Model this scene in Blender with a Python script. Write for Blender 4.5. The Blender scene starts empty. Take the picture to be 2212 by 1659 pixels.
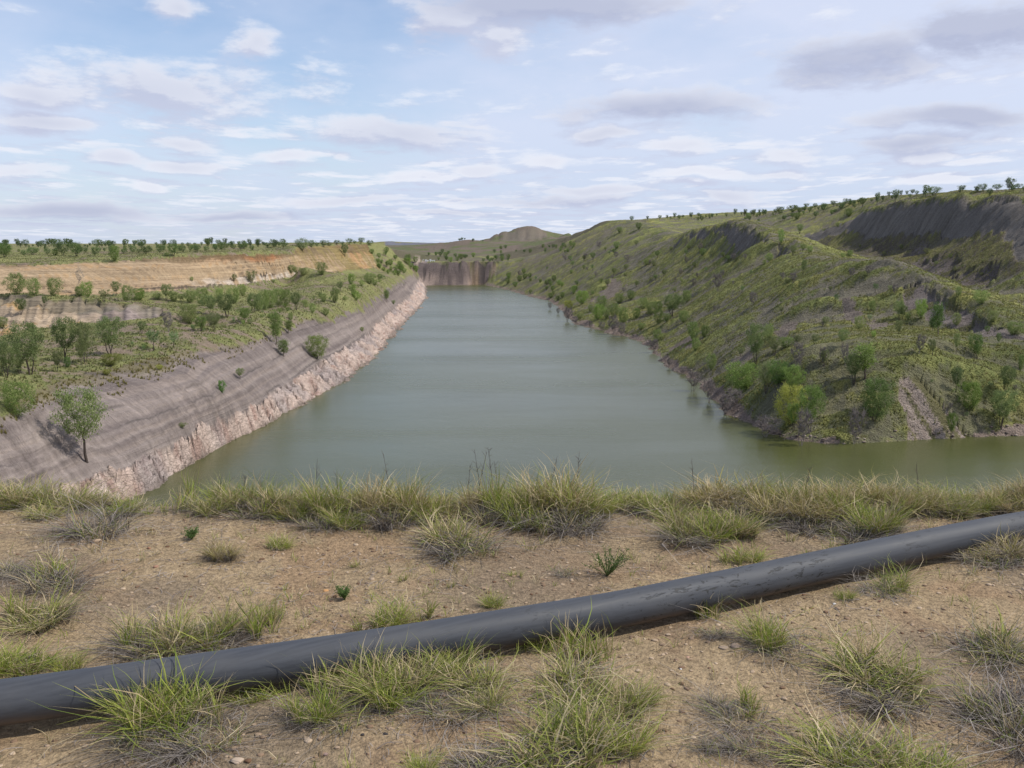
import bpy, math, random
import numpy as np
from math import radians, sin, cos, tan, pi
random.seed(7); rng = np.random.default_rng(11)
SC = bpy.context.scene
COL = SC.collection

# ------------------------------------------------------------------ camera
FOC, CX, CY = 2150.0, 1106.0, 829.5           # measured on a 2212 x 1659 view of the photograph
PITCH = radians(8.06); HC = 20.0              # water is z = 0, the eye is 20 m above it
cam = bpy.data.cameras.new('camera'); camo = bpy.data.objects.new('camera', cam); COL.objects.link(camo)
cam.sensor_width = 36.0; cam.lens = 36.0*FOC/2212.0; cam.clip_start = 0.05; cam.clip_end = 40000
camo.location = (0, 0, HC); camo.rotation_euler = (pi/2-PITCH, 0, 0)
SC.camera = camo

# ------------------------------------------------------------------ sun
SUN_AZ, SUN_EL = radians(97), radians(50)     # azimuth from +Y towards +X
sun = bpy.data.lights.new('sun', 'SUN'); sun.energy = 3.6; sun.angle = radians(1.5); sun.color = (1.0, 0.95, 0.86)
suno = bpy.data.objects.new('sun', sun); COL.objects.link(suno)
suno.rotation_euler = (pi/2-SUN_EL, 0, pi-SUN_AZ); suno.location = (60, 0, 80)

# ------------------------------------------------------------------ world
class NT:
    """tiny helper for chains of math nodes"""
    def __init__(s, tree): s.t = tree; s.n = tree.nodes; s.l = tree.links
    def put(s, sock, v):
        if isinstance(v, bpy.types.NodeSocket): s.l.new(v, sock)
        elif v is not None: sock.default_value = v
    def m(s, op, a, b=None, c=None, clamp=False):
        n = s.n.new('ShaderNodeMath'); n.operation = op; n.use_clamp = clamp
        s.put(n.inputs[0], a); s.put(n.inputs[1], b); s.put(n.inputs[2], c); return n.outputs[0]
    def v(s, op, a, b=None, c=None):
        n = s.n.new('ShaderNodeVectorMath'); n.operation = op
        s.put(n.inputs[0], a); s.put(n.inputs[1], b); s.put(n.inputs[2], c)
        return n.outputs['Value'] if op in ('LENGTH', 'DOT_PRODUCT', 'DISTANCE') else n.outputs[0]
    def xyz(s, x, y, z=0.0):
        n = s.n.new('ShaderNodeCombineXYZ')
        for i, q in enumerate((x, y, z)): s.put(n.inputs[i], q)
        return n.outputs[0]
    def sep(s, v):
        n = s.n.new('ShaderNodeSeparateXYZ'); s.put(n.inputs[0], v); return n.outputs
    def noise(s, vec, scale, detail=3, rough=0.55, dist=0.0, lac=2.0):
        n = s.n.new('ShaderNodeTexNoise'); s.put(n.inputs['Vector'], vec); n.inputs['Scale'].default_value = scale
        n.inputs['Detail'].default_value = detail; n.inputs['Roughness'].default_value = rough
        n.inputs['Distortion'].default_value = dist; n.inputs['Lacunarity'].default_value = lac; return n.outputs[0]
    def ramp(s, v, lo, hi, a=0.0, b=1.0, smooth=True):
        n = s.n.new('ShaderNodeMapRange'); n.interpolation_type = 'SMOOTHSTEP' if smooth else 'LINEAR'
        s.put(n.inputs[0], v); s.put(n.inputs[1], lo); s.put(n.inputs[2], hi); s.put(n.inputs[3], a); s.put(n.inputs[4], b); return n.outputs[0]
    def mix(s, f, a, b, mode='MIX'):
        n = s.n.new('ShaderNodeMix'); n.data_type = 'RGBA'; n.blend_type = mode
        s.put(n.inputs[0], f)
        for i, q in ((6, a), (7, b)):
            if isinstance(q, (tuple, list)) and len(q) == 3: q = (*q, 1.0)
            s.put(n.inputs[i], q)
        return n.outputs[2]

def pix_dir(px, py):
    a = px-CX; b = CY-py
    return np.array([a, FOC*cos(PITCH)+b*sin(PITCH), -FOC*sin(PITCH)+b*cos(PITCH)])

# (x, y, half width, half height) of the clouds in the photograph, turned into directions in the sky; last: greyness
CLOUDS = [(370,22,70,38,.25),(548,92,62,36,.2),(350,195,260,58,.25),(95,205,120,30,.3),(70,270,130,28,.35),(390,312,110,22,.2),
 (235,345,90,18,.2),(600,342,82,20,.05),(50,368,64,22,.1),(322,408,68,14,.0),(870,292,215,36,.3),(1080,80,100,48,.2),(950,52,110,38,.3),
 (1200,8,330,42,.9),(1300,288,95,20,.3),(1440,228,250,34,.7),(1460,322,120,18,.1),(1180,352,100,20,.05),(915,384,92,17,.0),(1040,366,70,14,.1),
 (1520,376,120,15,.0),(1700,335,90,22,.1),(1840,130,210,52,.8),(2130,60,200,62,1.0),(2050,264,200,30,.8),(1930,322,160,20,.6),(1560,426,120,18,.3),
 (1270,412,160,14,.25),(760,432,140,15,.2),(530,458,160,15,.6),(150,458,230,20,.7),(1200,430,220,12,.4),(1690,378,100,12,.1),(1480,400,90,10,.05),
 (395,360,90,15,.2),(725,340,30,12,.1),(960,465,160,9,.3),(640,478,150,8,.3),(2020,388,80,12,.0),(1990,345,90,12,.1)]
world = bpy.data.worlds.new('World'); SC.world = world; world.use_nodes = True
wt = world.node_tree; wt.nodes.clear(); W = NT(wt)
tc = wt.nodes.new('ShaderNodeTexCoord').outputs['Generated']
sky = wt.nodes.new('ShaderNodeTexSky'); sky.sky_type = 'NISHITA'; sky.sun_disc = False
sky.sun_elevation = SUN_EL; sky.sun_rotation = SUN_AZ; sky.altitude = 200; sky.air_density = 1.0; sky.dust_density = 0.6; sky.ozone_density = 1.6
gt = bpy.data.node_groups.new('cloud_field', 'ShaderNodeTree')
gt.interface.new_socket('Az', in_out='INPUT', socket_type='NodeSocketFloat'); gt.interface.new_socket('El', in_out='INPUT', socket_type='NodeSocketFloat')
gt.interface.new_socket('F', in_out='OUTPUT', socket_type='NodeSocketFloat'); gt.interface.new_socket('G', in_out='OUTPUT', socket_type='NodeSocketFloat')
G = NT(gt); gi = gt.nodes.new('NodeGroupInput'); go = gt.nodes.new('NodeGroupOutput')
az, el = gi.outputs[0], gi.outputs[1]
elz = G.m('MAXIMUM', G.m('ADD', el, 0.03), 0.012)
inv = G.m('DIVIDE', 1.0, elz)
flat = G.xyz(G.m('MULTIPLY', az, G.m('POWER', inv, 0.70)), G.m('MULTIPLY', G.m('POWER', inv, 0.62), 1.25), 0.3)
n1 = G.noise(flat, 4.2, 7, 0.6, 0.15); n2 = G.noise(flat, 1.5, 3, 0.5)
ns = G.noise(G.xyz(G.m('MULTIPLY', az, 1.0), G.m('MULTIPLY', el, 2.6), 5.0), 15.0, 7, 0.62)
wisp = G.m('MULTIPLY', G.m('SUBTRACT', G.noise(G.xyz(az, G.m('MULTIPLY', el, 1.8), 1.0), 9.0, 3, 0.5), 0.5), 0.09)
ce = G.xyz(G.m('ADD', az, wisp), G.m('ADD', el, G.m('MULTIPLY', wisp, 0.35)), 0.0)
tot = None; grey = None
for (px, py, rx, ry, dk) in CLOUDS:
    d = pix_dir(px, py); a0 = math.atan2(d[0], d[1]); e0 = math.atan2(d[2], math.hypot(d[0], d[1]))
    ra = rx/FOC*1.35; re = ry/FOC*1.5
    ln = G.v('LENGTH', G.v('MULTIPLY_ADD', ce, (1/ra, 1/re, 0), (-a0/ra, -e0/re, 0)))
    b = G.m('SUBTRACT', 1.0, ln, clamp=True)
    tot = b if tot is None else G.m('MAXIMUM', tot, b)
    g_ = G.m('MULTIPLY', b, dk)
    grey = g_ if grey is None else G.m('MAXIMUM', grey, g_)
# free cloud everywhere else: rows of small cumulus low down, larger loose sheets overhead
free = G.m('MULTIPLY', G.m('SUBTRACT', n1, 0.545), 2.4)
free = G.m('ADD', free, G.m('MULTIPLY', G.m('SUBTRACT', n2, 0.5), 0.8))
free = G.m('ADD', free, G.ramp(el, 0.16, 0.02, -0.12, 0.20))
blob = G.m('ADD', G.m('MULTIPLY', tot, 1.15), G.m('ADD', G.m('MULTIPLY', G.m('SUBTRACT', ns, 0.5), 2.0), G.m('MULTIPLY', G.m('SUBTRACT', n1, 0.5), 0.5)))
blob = G.m('SUBTRACT', blob, 0.32)
f = G.m('MAXIMUM', blob, free)
wt_l = gt.links; wt_l.new(f, go.inputs[0]); wt_l.new(grey, go.inputs[1])
dx, dy, dz = W.sep(W.v('NORMALIZE', tc))
AZ = W.m('ARCTAN2', dx, dy); EL = W.m('ARCSINE', dz)
def field(daz, dl):
    n = wt.nodes.new('ShaderNodeGroup'); n.node_tree = gt
    wt.links.new(W.m('ADD', AZ, daz), n.inputs[0]); wt.links.new(W.m('ADD', EL, dl), n.inputs[1]); return n.outputs
F0 = field(0, 0); F1 = field(0.006, 0.011)
mask = W.ramp(F0[0], -0.17, 0.52)
lit = W.ramp(W.m('SUBTRACT', F0[0], F1[0]), -0.22, 0.26)
thick = W.ramp(F0[0], 0.10, 0.75)
cbase = W.mix(lit, (0.56, 0.60, 0.75), (0.81, 0.83, 0.90))
cbase = W.mix(W.m('MULTIPLY', thick, 0.25), cbase, (0.55, 0.58, 0.73))
cbase = W.mix(W.m('MULTIPLY', W.m('MULTIPLY', F0[1], 1.7, clamp=True), 0.75), cbase, (0.38, 0.42, 0.58))
# thin high veil, thicker on the right and towards the horizon
vn = W.noise(W.xyz(W.m('MULTIPLY', AZ, 1.0), W.m('MULTIPLY', EL, 2.2), 2.0), 3.2, 5, 0.55)
veil = W.m('ADD', W.m('MULTIPLY', W.m('SUBTRACT', vn, 0.30), 2.0), W.m('MULTIPLY', W.ramp(AZ, -0.3, 0.35), 0.72))
veil = W.m('ADD', veil, W.ramp(EL, 0.20, 0.03, 0.0, 0.42), clamp=True)
skyc = W.v('SCALE', sky.outputs[0]); skyc.node.inputs['Scale'].default_value = 0.125
skyc = W.mix(1.0, skyc, (0.95, 1.0, 1.08), 'MULTIPLY')
low = W.ramp(EL, 0.16, 0.0)
vcol = W.mix(low, (0.66, 0.71, 0.87), (0.56, 0.64, 0.82))
skyc = W.mix(W.m('MULTIPLY', veil, 0.88), skyc, vcol)
final = W.mix(W.m('MULTIPLY', mask, W.ramp(EL, -0.01, 0.02, 0.3, 0.92)), skyc, cbase)
below = W.ramp(EL, -0.02, 0.0)
final = W.mix(below, (0.20, 0.20, 0.16), final)
bg = wt.nodes.new('ShaderNodeBackground'); wt.links.new(final, bg.inputs[0]); bg.inputs[1].default_value = 1.0
wo = wt.nodes.new('ShaderNodeOutputWorld'); wt.links.new(bg.outputs[0], wo.inputs[0])
world.cycles.sampling_method = 'MANUAL'; world.cycles.sample_map_resolution = 512

SC.view_settings.view_transform = 'Standard'; SC.view_settings.look = 'None'
SC.view_settings.exposure = 0.12; SC.view_settings.gamma = 1.0; SC.view_settings.use_curve_mapping = False
SC.cycles.max_bounces = 5; SC.cycles.diffuse_bounces = 2; SC.cycles.glossy_bounces = 2; SC.cycles.transmission_bounces = 2; SC.cycles.transparent_max_bounces = 4

# ------------------------------------------------------------------ helpers
def tag(o, label=None, cat=None, group=None, kind=None):
    if label: o['label'] = label
    if cat: o['category'] = cat
    if group: o['group'] = group
    if kind: o['kind'] = kind
    return o
def mesh_obj(name, V, Fq, mat=None, parent=None, cols=None, smooth=False):
    """V (n,3), Fq list/array of faces (all tris or all quads)"""
    V = np.asarray(V, dtype=np.float32); Fq = np.asarray(Fq, dtype=np.int32)
    me = bpy.data.meshes.new(name); k = Fq.shape[1]
    me.vertices.add(len(V)); me.vertices.foreach_set('co', V.ravel())
    me.loops.add(Fq.size); me.loops.foreach_set('vertex_index', Fq.ravel())
    me.polygons.add(len(Fq)); me.polygons.foreach_set('loop_start', np.arange(0, Fq.size, k, dtype=np.int32))
    if smooth: me.polygons.foreach_set('use_smooth', np.ones(len(Fq), dtype=bool))
    if cols is not None:
        a = me.color_attributes.new('Col', 'FLOAT_COLOR', 'POINT')
        c = np.ones((len(V), 4), dtype=np.float32); c[:, :3] = cols; a.data.foreach_set('color', c.ravel())
    me.update(calc_edges=True); me.validate()
    if mat: me.materials.append(mat)
    o = bpy.data.objects.new(name, me); COL.objects.link(o); o.parent = parent
    return o
def empty(name, loc=(0, 0, 0)):
    o = bpy.data.objects.new(name, None); COL.objects.link(o); o.location = loc; o.empty_display_size = 0.2; return o

def _h(ix, iy, seed):
    n = (ix.astype(np.int64)*374761393 + iy.astype(np.int64)*668265263 + seed*144665) & 0x7fffffff
    n = ((n ^ (n >> 13))*1274126177) & 0x7fffffff
    return ((n ^ (n >> 16)) & 0xffff)/65535.0
def vnoise(x, y, seed=0):
    ix = np.floor(x); iy = np.floor(y); fx = x-ix; fy = y-iy; ix = ix.astype(np.int64); iy = iy.astype(np.int64)
    fx = fx*fx*(3-2*fx); fy = fy*fy*(3-2*fy)
    a = _h(ix, iy, seed); b = _h(ix+1, iy, seed); c = _h(ix, iy+1, seed); d = _h(ix+1, iy+1, seed)
    return (a*(1-fx)+b*fx)*(1-fy)+(c*(1-fx)+d*fx)*fy
def fbm(x, y, oct=4, seed=0, gain=0.5):
    s = 0; a = 1; t = 0; x = np.asarray(x, float); y = np.asarray(y, float)
    for k in range(oct):
        s = s+a*vnoise(x*2**k+17.3*k, y*2**k-9.1*k, seed+k); t += a; a *= gain
    return s/t
def sstep(x, a, b):
    t = np.clip((x-a)/(b-a), 0, 1); return t*t*(3-2*t)
def lerp(a, b, t):
    t = np.asarray(t)[..., None]; return a*(1-t)+b*t
def A(*c): return np.array(c, dtype=float)

# ------------------------------------------------------------------ control lines of the terrain
def P3z(px, py, z):
    d = pix_dir(px, py); t = (z-HC)/d[2]; return (d[0]*t, d[1]*t, z)
def P3y(px, py, Y):
    d = pix_dir(px, py); t = Y/d[1]; return (d[0]*t, Y, HC+d[2]*t)
def zl(z, pts): return [P3z(x, y, z) for x, y in pts]
def zv(pts): return [P3z(*p) for p in pts]
def yv(pts): return [P3y(*p) for p in pts]
shoreL = [(-31,28,0),(-30.5,45,0),(-30,62,0)]+zl(0, [(330,1061),(400,1011),(457,978),(500,953),(550,932),(603,903),(635,885),(685,860),(720,842),(758,817),(778,795),(820,770),(838,738),(853,720),(880,693),(903,668),(924,643),(921,628),(919,617)])
rockT = [(-34,28,2.4),(-33.5,45,2.4),(-33,62,2.4)]+zl(2.4, [(200,1023),(275,1001),(325,976),(400,943),(475,908),(550,872),(603,838),(660,803),(708,772),(753,748),(790,725),(815,700),(853,668),(890,638),(903,613),(910,603)])
bench = [(-42,28,7.3),(-41,45,7.3),(-40,60,7.3)]+zv([(32,903,7.3),(75,861,7.6),(112,833,7.8),(187,803,8),(225,793,8),(262,783,8),(325,768,8),(380,757,8),(437,746,8),(500,733,8),(553,715,8),(613,693,8),(635,685,8),(678,678,7.8),(713,676,7.5),(765,650,8),(790,638,8),(828,618,8),(858,600,8),(878,588,8),(900,580,8.4)])
sc2T = yv([(-200,645,165),(-100,640,158),(0,639,151),(50,638,150),(125,644,148),(200,648,146),(262,655,146),(350,667,146)])
sc2F = yv([(-200,740,140),(-100,735,132),(0,725,126),(90,705,136),(162,695,138),(262,688,139),(350,680,141)])
wallT = yv([(-300,575,180),(-150,574,192),(0,572,202),(100,570,204),(200,567,208),(250,565,210),(325,560,212),(400,554,218),(475,549,232),(553,548,250),(628,547,287),(640,534,302),(703,531,340),(753,526,370),(790,526,395)])
wallF = yv([(-300,650,166),(-150,645,178),(0,641,190),(100,637,193),(200,633,196),(250,630,198),(325,629,201),(370,628,204),(437,618,215),(553,609,236),(640,600,277),(703,592,312),(765,583,345),(800,580,370),(823,583,392)])
crest1 = yv([(1256,508,600),(1281,491,550),(1313,476,520),(1356,475,480),(1395,480,430),(1430,492,385),(1468,506,350),(1500,497,318),(1531,490.5,298),(1571,479.5,276),(1613,486,258),(1636,497,248),(1659,509.5,238),(1691,526,225),(1712,544,212),(1759,558,190),(1834,558,172),(1884,562,160),(1921,563,155),(1959,581,150),(2021,616,143),(2084,658,135),(2134,688,128),(2184,708,124),(2212,723,121),(2300,760,114)])
rim1 = yv([(1451,529,318),(1468,514,312),(1496,499,304),(1531,492,292),(1571,481.5,271),(1613,489,254),(1636,500,244),(1659,512,235),(1691,529,222),(1709,547,210)])
foot1 = yv([(1446,536,315),(1481,524,307),(1531,505,288),(1561,500,271),(1583,528,256),(1608,541,247),(1643,545,239),(1674,550,228),(1690,556,218)])
rim2 = yv([(1721,513,355),(1796,488,330),(1834,476,316),(1871,453,300),(1899,445,292),(1946,436,276),(1966,438,270),(2019,428,256),(2031,435,252),(2074,418,243),(2099,438,238),(2134,427,232),(2171,425,226),(2212,431,219),(2300,425,208)])
foot2 = yv([(1726,528,340),(1796,506,312),(1834,499,302),(1871,508,286),(1959,507,260),(2034,494,242),(2059,508,234),(2100,505,226),(2146,494,218),(2184,520,206),(2205,556,194),(2300,570,185)])
sky3 = yv([(1459,474,650),(1511,466,620),(1581,459,590),(1659,461,560),(1709,453.5,530),(1784,443.5,480),(1871,431,430),(1909,423,400),(1996,418,360),(2059,416,340),(2109,413,320),(2159,413,300),(2212,406,290),(2350,395,280),(2600,390,270)])
shoreR = zl(0, [(1036,615),(1065,619),(1106,630),(1138,640),(1181,649),(1206,666),(1216,686),(1241,701),(1276,711),(1311,721),(1356,731),(1381,741),(1406,761),(1418,776),(1438,791),(1473,811),(1522,845),(1567,895),(1630,925),(1682,948),(1757,964),(1807,968),(1857,964),(1934,958),(2059,954),(2109,948),(2212,942),(2400,930),(2700,905),(3000,890)])
farB = zl(0, [(921,616.5),(950,616),(980,616),(1010,616),(1032,615.5)])
farT = yv([(870,569,482),(892,569,484),(915,568.5,485),(950,568,485),(980,568,485),(1010,567,485),(1026,566.5,486),(1050,566,488),(1080,566,491)])
LINES = [shoreL, rockT, bench, sc2T, sc2F, wallT, wallF, crest1, rim1, foot1, rim2, foot2, sky3, shoreR, farB, farT]
def off(line, dx, dy, z): return [(p[0]+dx, p[1]+dy, z) for p in line]
PTS = []
def sample(line, step=0.014):
    out = []
    for a, b in zip(line[:-1], line[1:]):
        ua, va, ub, vb = a[0]/a[1], math.log(a[1]), b[0]/b[1], math.log(b[1])
        n = max(1, int(math.hypot(ub-ua, vb-va)/step))
        for k in range(n):
            t = k/n; v = va+(vb-va)*t; u = ua+(ub-ua)*t; out.append((u, v, a[2]+(b[2]-a[2])*t))
    out.append((line[-1][0]/line[-1][1], math.log(line[-1][1]), line[-1][2])); return out
PTS += sample(farB, .005)+sample(farT, .005)+sample([(p[0], p[1]+7, p[2]) for p in farT], .008)
for L in LINES: PTS += sample(L)
PTS += sample(off(shoreL, 4, 0, -3), 0.03); PTS += sample(off(shoreR[:20], -4, 0, -2.2), 0.03); PTS += sample(off(shoreR[20:], 0, -5, -3), 0.03)
PTS += sample(off(farB, 0, -4, -3), 0.006)+sample([(-52, 486, 10.7), (-60, 470, 10.5), (-50, 455, 9.2)], .01)
PTS += sample(off(shoreR[20:], 0, -30, -6), 0.05)
PTS += sample([(0, 28, -6), (0, 60, -6), (-3, 120, -6), (-5, 200, -6), (-18, 330, -6), (-25, 440, -6)], 0.06)
PTS += sample([(30, 28, -6), (70, 28, -6)], 0.1)
PTS += sample(off(sky3, 60, 150, 0) if False else [(p[0]*1.5, p[1]*1.5, p[2]) for p in sky3], 0.05)
EXTRA = yv([(665,658,190),(700,622,245),(750,602,300),(600,650,200),(500,690,170),(450,660,190),(420,645,200),(550,640,208),(300,740,110),(150,760,112),(20,760,110),(430,715,140),
 (653,577,262),(676,605,246),(0,560,225),(200,557,232),(400,545,242),(0,548,320),(200,545,330),(400,540,330),(540,540,300),(0,537,520),(250,536,520),(450,534,480),(560,536,380),(640,530,420),(720,528,470),
 (100,531,1100),(400,530,1100),(650,529,900),(815,528,430),(848,540,440),(878,562,452),(790,528,520),(830,532,560),(810,549,402),(823,568,406),(870,575,440),
 (920,549,620),(1000,556,560),(898,548,560),(885,545,640),(860,545,560),(1060,552,600),(1106,545,650),(1150,540,640),(1190,530,640),(1100,560,520),(1130,575,470),
 (1018,516,800),(985,522,790),(960,533,780),(945,541,760),(1048,524,860),(1017,535,720),(1050,524,960),(1068,509,980),(1098,496.5,1000),(1130,489.5,1005),(1156,490,1000),(1167,497,990),(1183,508,980),(1201,509,960),(1226,498.5,950),(1206,512,950),(1246,514,950),(1241,508,930),(1256,514,800),(1100,535,820),(1160,533,820),
 (1130,510,925),(1160,512,925),(1080,520,930),
 (840,521,1500),(858,527.5,1480),(900,527.5,1480),(940,527.5,1480),(845,535,1300),(900,537,1350),(940,536,1350),(760,529,1500),
 (1518,689,190),(1356,641,280),(1440,665,232),(1531,729,158),(1593,724,150),(1650,745,130),(1717,758,111),(1780,758,110),(1834,760,109),(1984,768,107),(2084,750,112),(2184,733,118),(2260,740,115),
 (1717,722,130),(1790,712,134),(1880,711,131),(2000,705,134),(2100,713,129),(1864,687,139),(1870,702,136),(1920,690,137),(1799,628,152),(1834,643,148),(1854,672,142),(1900,660,144),(1960,660,141),(1760,660,148),
 (1909,560,240),(1959,580,226),(1984,596,218),(2034,618,205),(2084,632,190),(2134,660,172),(2212,690,155),(2212,611,182),(2134,628,186),(2034,560,222),(2100,560,210),(2160,590,195),(1880,530,272),
 (1790,550,270),(1850,556,252),(1759,548,300),(1735,532,335),(1709,520,345),
 (1600,489,480),(1531,484,500),(1650,494,430),(1709,503,395),(1790,474,400),(1870,448,350),(1950,432,320),(2040,424,290),(2140,420,262),(2212,420,250),(1480,480,560),(1450,488,480),
 (2350,700,140),(2350,640,185),(2450,745,118),(2700,730,120),(3000,700,130),(2500,560,200),(2700,470,240)])
PTS += [(x/y, math.log(y), z) for x, y, z in EXTRA]
WORLDP = [(-60,45,9),(-90,60,9),(-60,80,9),(-75,110,9),(-120,100,10),(-250,150,16),(-400,300,16.5),(-60,28,8),(-120,40,9),(-200,28,9),
 (-600,700,17),(-1500,1500,17),(0,2500,16),(0,4000,15),(1500,2500,18),(-3000,4000,16),(3000,4000,18),(0,9000,15),(-6000,9000,16),(6000,9000,16),(900,1200,30),(500,900,36),(250,800,30),(120,700,26),
 (300,200,35),(400,300,40),(250,110,5),(200,150,12),(120,28,-6),(200,50,-4),(300,60,10),(160,1300,20),(-200,1000,16.5),(-500,2200,16.5),(400,1700,22)]
PTS += [(x/y, math.log(y), z) for x, y, z in WORLDP]
PTS += sample([(p[0], p[1]+18, p[2]) for p in farT], 0.02)
def offd(line, d, dz): return [(p[0]+d*p[0]/p[1]*0+dx_*d, p[1]+dy_*d, p[2]+dz) for p in line for dx_, dy_ in [(0, 1)]]
PTS += sample([(p[0]-4, p[1]+7, p[2]+.1) for p in wallT], .02)+sample([(p[0]-10, p[1]+22, min(p[2]+.1, 19.3)) for p in wallT], .03)+sample([(p[0]-20, p[1]+55, min(p[2], 18.8)) for p in wallT], .04)
PTS += sample([(p[0]+6, p[1]+5, p[2]-.6) for p in rim2], .02)+sample([(p[0]+16, p[1]+14, p[2]-1.0) for p in rim2], .03)
PTS += sample([(p[0]+8, p[1]+16, p[2]-1.5) for p in sky3], .03)+sample([(p[0]*1.15, p[1]*1.15, p[2]-3) for p in sky3], .04)
PTS += sample([(p[0]+10, p[1]+4, p[2]-2.2) for p in crest1[:9]], .02)
EXTRA2 = yv([(1238,517,512),(1250,511,512),(1262,505,514),(1228,522,505),(1068,509,1002),(1058,518,1002),(1048,525,1002),(1030,527,1002),(1000,527,1002),(960,527,1002),(1075,504,990),(1235,522,540),(1215,528,540),(1244,513,585),(1225,520,620),(1244,512,680),(1256,509,700),(1281,495,640),(1313,480,620),(1356,478,580),(1183,512,1080),(1156,500,1120),(1098,506,1120),(1201,512,1080),(1241,511,1030),(1048,526,1100),(1018,526,880),(985,528,860),(1232,508,1010),(1210,512,960),(1190,511,990)])
EXTRA2 += yv([(q, 533, Yq) for q in range(-500, 400, 150) for Yq in (600, 850)]+[(q, 531, Yq) for q in range(400, 800, 100) for Yq in (600, 850)])
EXTRA2 += [((q-CX)/FOC*Yq, Yq, 15.5) for q in range(-500, 1300, 120) for Yq in (1150, 2000, 3200, 6000) if not (Yq == 1150 and q > 800)]
EXTRA2 += [((q-CX)/FOC*Yq, Yq, 17.0) for q in range(1300, 2900, 160) for Yq in (1600, 2600, 4500)]
EXTRA2 += [((q-CX)/FOC*Yq, Yq, 15.0) for q in range(880, 1250, 60) for Yq in (1130, 1250) if q > 960]
PTS += [(x/y, math.log(y), z) for x, y, z in EXTRA2]
PTS = np.array(PTS)
keep = []
for p in PTS:                                     # drop near duplicates
    if not keep or np.min(np.hypot(*(np.array(keep)[:, :2]-p[:2]).T)) > 0.0035: keep.append(p)
PTS = np.array(keep)
C2 = 0.004**2
D = np.sqrt((PTS[:, None, 0]-PTS[None, :, 0])**2+(PTS[:, None, 1]-PTS[None, :, 1])**2+C2)
n_ = len(PTS); M = np.zeros((n_+1, n_+1)); M[:n_, :n_] = D; M[:n_, n_] = 1; M[n_, :n_] = 1
WT = np.linalg.solve(M, np.append(PTS[:, 2], 0))
def base_z(U, V):
    sh = U.shape; U = U.ravel(); V = V.ravel(); out = np.empty(len(U))
    for i in range(0, len(U), 20000):
        a = U[i:i+20000, None]; b = V[i:i+20000, None]
        out[i:i+20000] = np.sqrt((a-PTS[None, :, 0])**2+(b-PTS[None, :, 1])**2+C2)@WT[:n_]+WT[n_]
    return out.reshape(sh)
print('control points', n_)
# grid: columns follow directions, rows follow the logarithm of the distance
ug = np.concatenate([np.linspace(-1.9, -0.63, 50)[:-1], np.linspace(-0.63, 0.63, 880), np.linspace(0.63, 1.9, 50)[1:]])
vg = np.concatenate([np.linspace(math.log(28), math.log(62), 40)[:-1], np.arange(math.log(62), math.log(370), 0.0032), np.arange(math.log(370), math.log(660), 0.0045), np.linspace(math.log(661), math.log(1600), 120), np.linspace(math.log(1650), math.log(9000), 30)])
cu = np.concatenate([np.linspace(-1.9, -0.63, 26)[:-1], np.linspace(-0.63, 0.63, 300), np.linspace(0.63, 1.9, 26)[1:]])
cv = np.concatenate([np.linspace(vg[0], math.log(62), 14)[:-1], np.arange(math.log(62), math.log(400), 0.0068), np.arange(math.log(400), math.log(660), 0.0045), np.linspace(math.log(663), math.log(1700), 130), np.linspace(math.log(1720), vg[-1], 30)])
CU, CV = np.meshgrid(cu, cv); ZC = base_z(CU, CV)
def bil(Z, gu, gv, U, V):
    i = np.clip(np.searchsorted(gu, U)-1, 0, len(gu)-2); j = np.clip(np.searchsorted(gv, V)-1, 0, len(gv)-2)
    fu = np.clip((U-gu[i])/(gu[i+1]-gu[i]), 0, 1); fv = np.clip((V-gv[j])/(gv[j+1]-gv[j]), 0, 1)
    return (Z[j, i]*(1-fu)+Z[j, i+1]*fu)*(1-fv)+(Z[j+1, i]*(1-fu)+Z[j+1, i+1]*fu)*fv
U, V = np.meshgrid(ug, vg); Y = np.exp(V); X = U*Y
ZB = bil(ZC, cu, cv, U, V)
lim = (X > -62) & (X < -8) & (Y > 474) & (Y < 525)
ZB = np.where(lim, np.minimum(ZB, 10.9+(Y-486).clip(0)*.03), ZB)
def proj(x, y, z):
    dp = y*cos(PITCH)-(z-HC)*sin(PITCH)
    return CX+FOC*x/dp, CY-FOC*(y*sin(PITCH)+(z-HC)*cos(PITCH))/dp
def inpoly(px, py, poly):
    r = np.zeros(px.shape, bool); n = len(poly)
    x0, x1 = min(p[0] for p in poly), max(p[0] for p in poly); y0, y1 = min(p[1] for p in poly), max(p[1] for p in poly)
    box = (px >= x0) & (px <= x1) & (py >= y0) & (py <= y1); qx, qy = px[box], py[box]; q = np.zeros(qx.shape, bool)
    for i in range(n):
        xa, ya = poly[i][:2]; xb, yb = poly[(i+1) % n][:2]
        if ya == yb: continue
        c = (ya > qy) != (yb > qy); q ^= c & (qx < (xb-xa)*(qy-ya)/(yb-ya)+xa)
    r[box] = q; return r
# warped positions give every boundary between materials a ragged edge
wx = X+(fbm(X/3, Y/3, 4, 3)-0.5)*2.6; wy = Y+(fbm(X/4+50, Y/4, 4, 5)-0.5)*4.5
WU = wx/Y; WV = np.log(np.maximum(wy, 1))
def strip(a, b, u=None, v=None):
    pa = [(p[0]/p[1], math.log(p[1])) for p in a]; pb = [(p[0]/p[1], math.log(p[1])) for p in b]
    return inpoly(WU if u is None else u, WV if v is None else v, pa+pb[::-1])
sx = X+(fbm(X/2, Y/2, 3, 3)-0.5)*0.8; SU = sx/Y
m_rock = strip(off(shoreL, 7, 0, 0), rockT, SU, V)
m_grey = strip(off(shoreL, 2, 0, 0), [(p[0]+(1.2 if p[1] > 88 else -.8), p[1], 0) for p in bench])&~m_rock
m_wall = strip([(p[0], p[1]-1, 0) for p in wallF], wallT, U, WV*0.35+V*0.65)
m_sc2 = strip(sc2F, sc2T)
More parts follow.
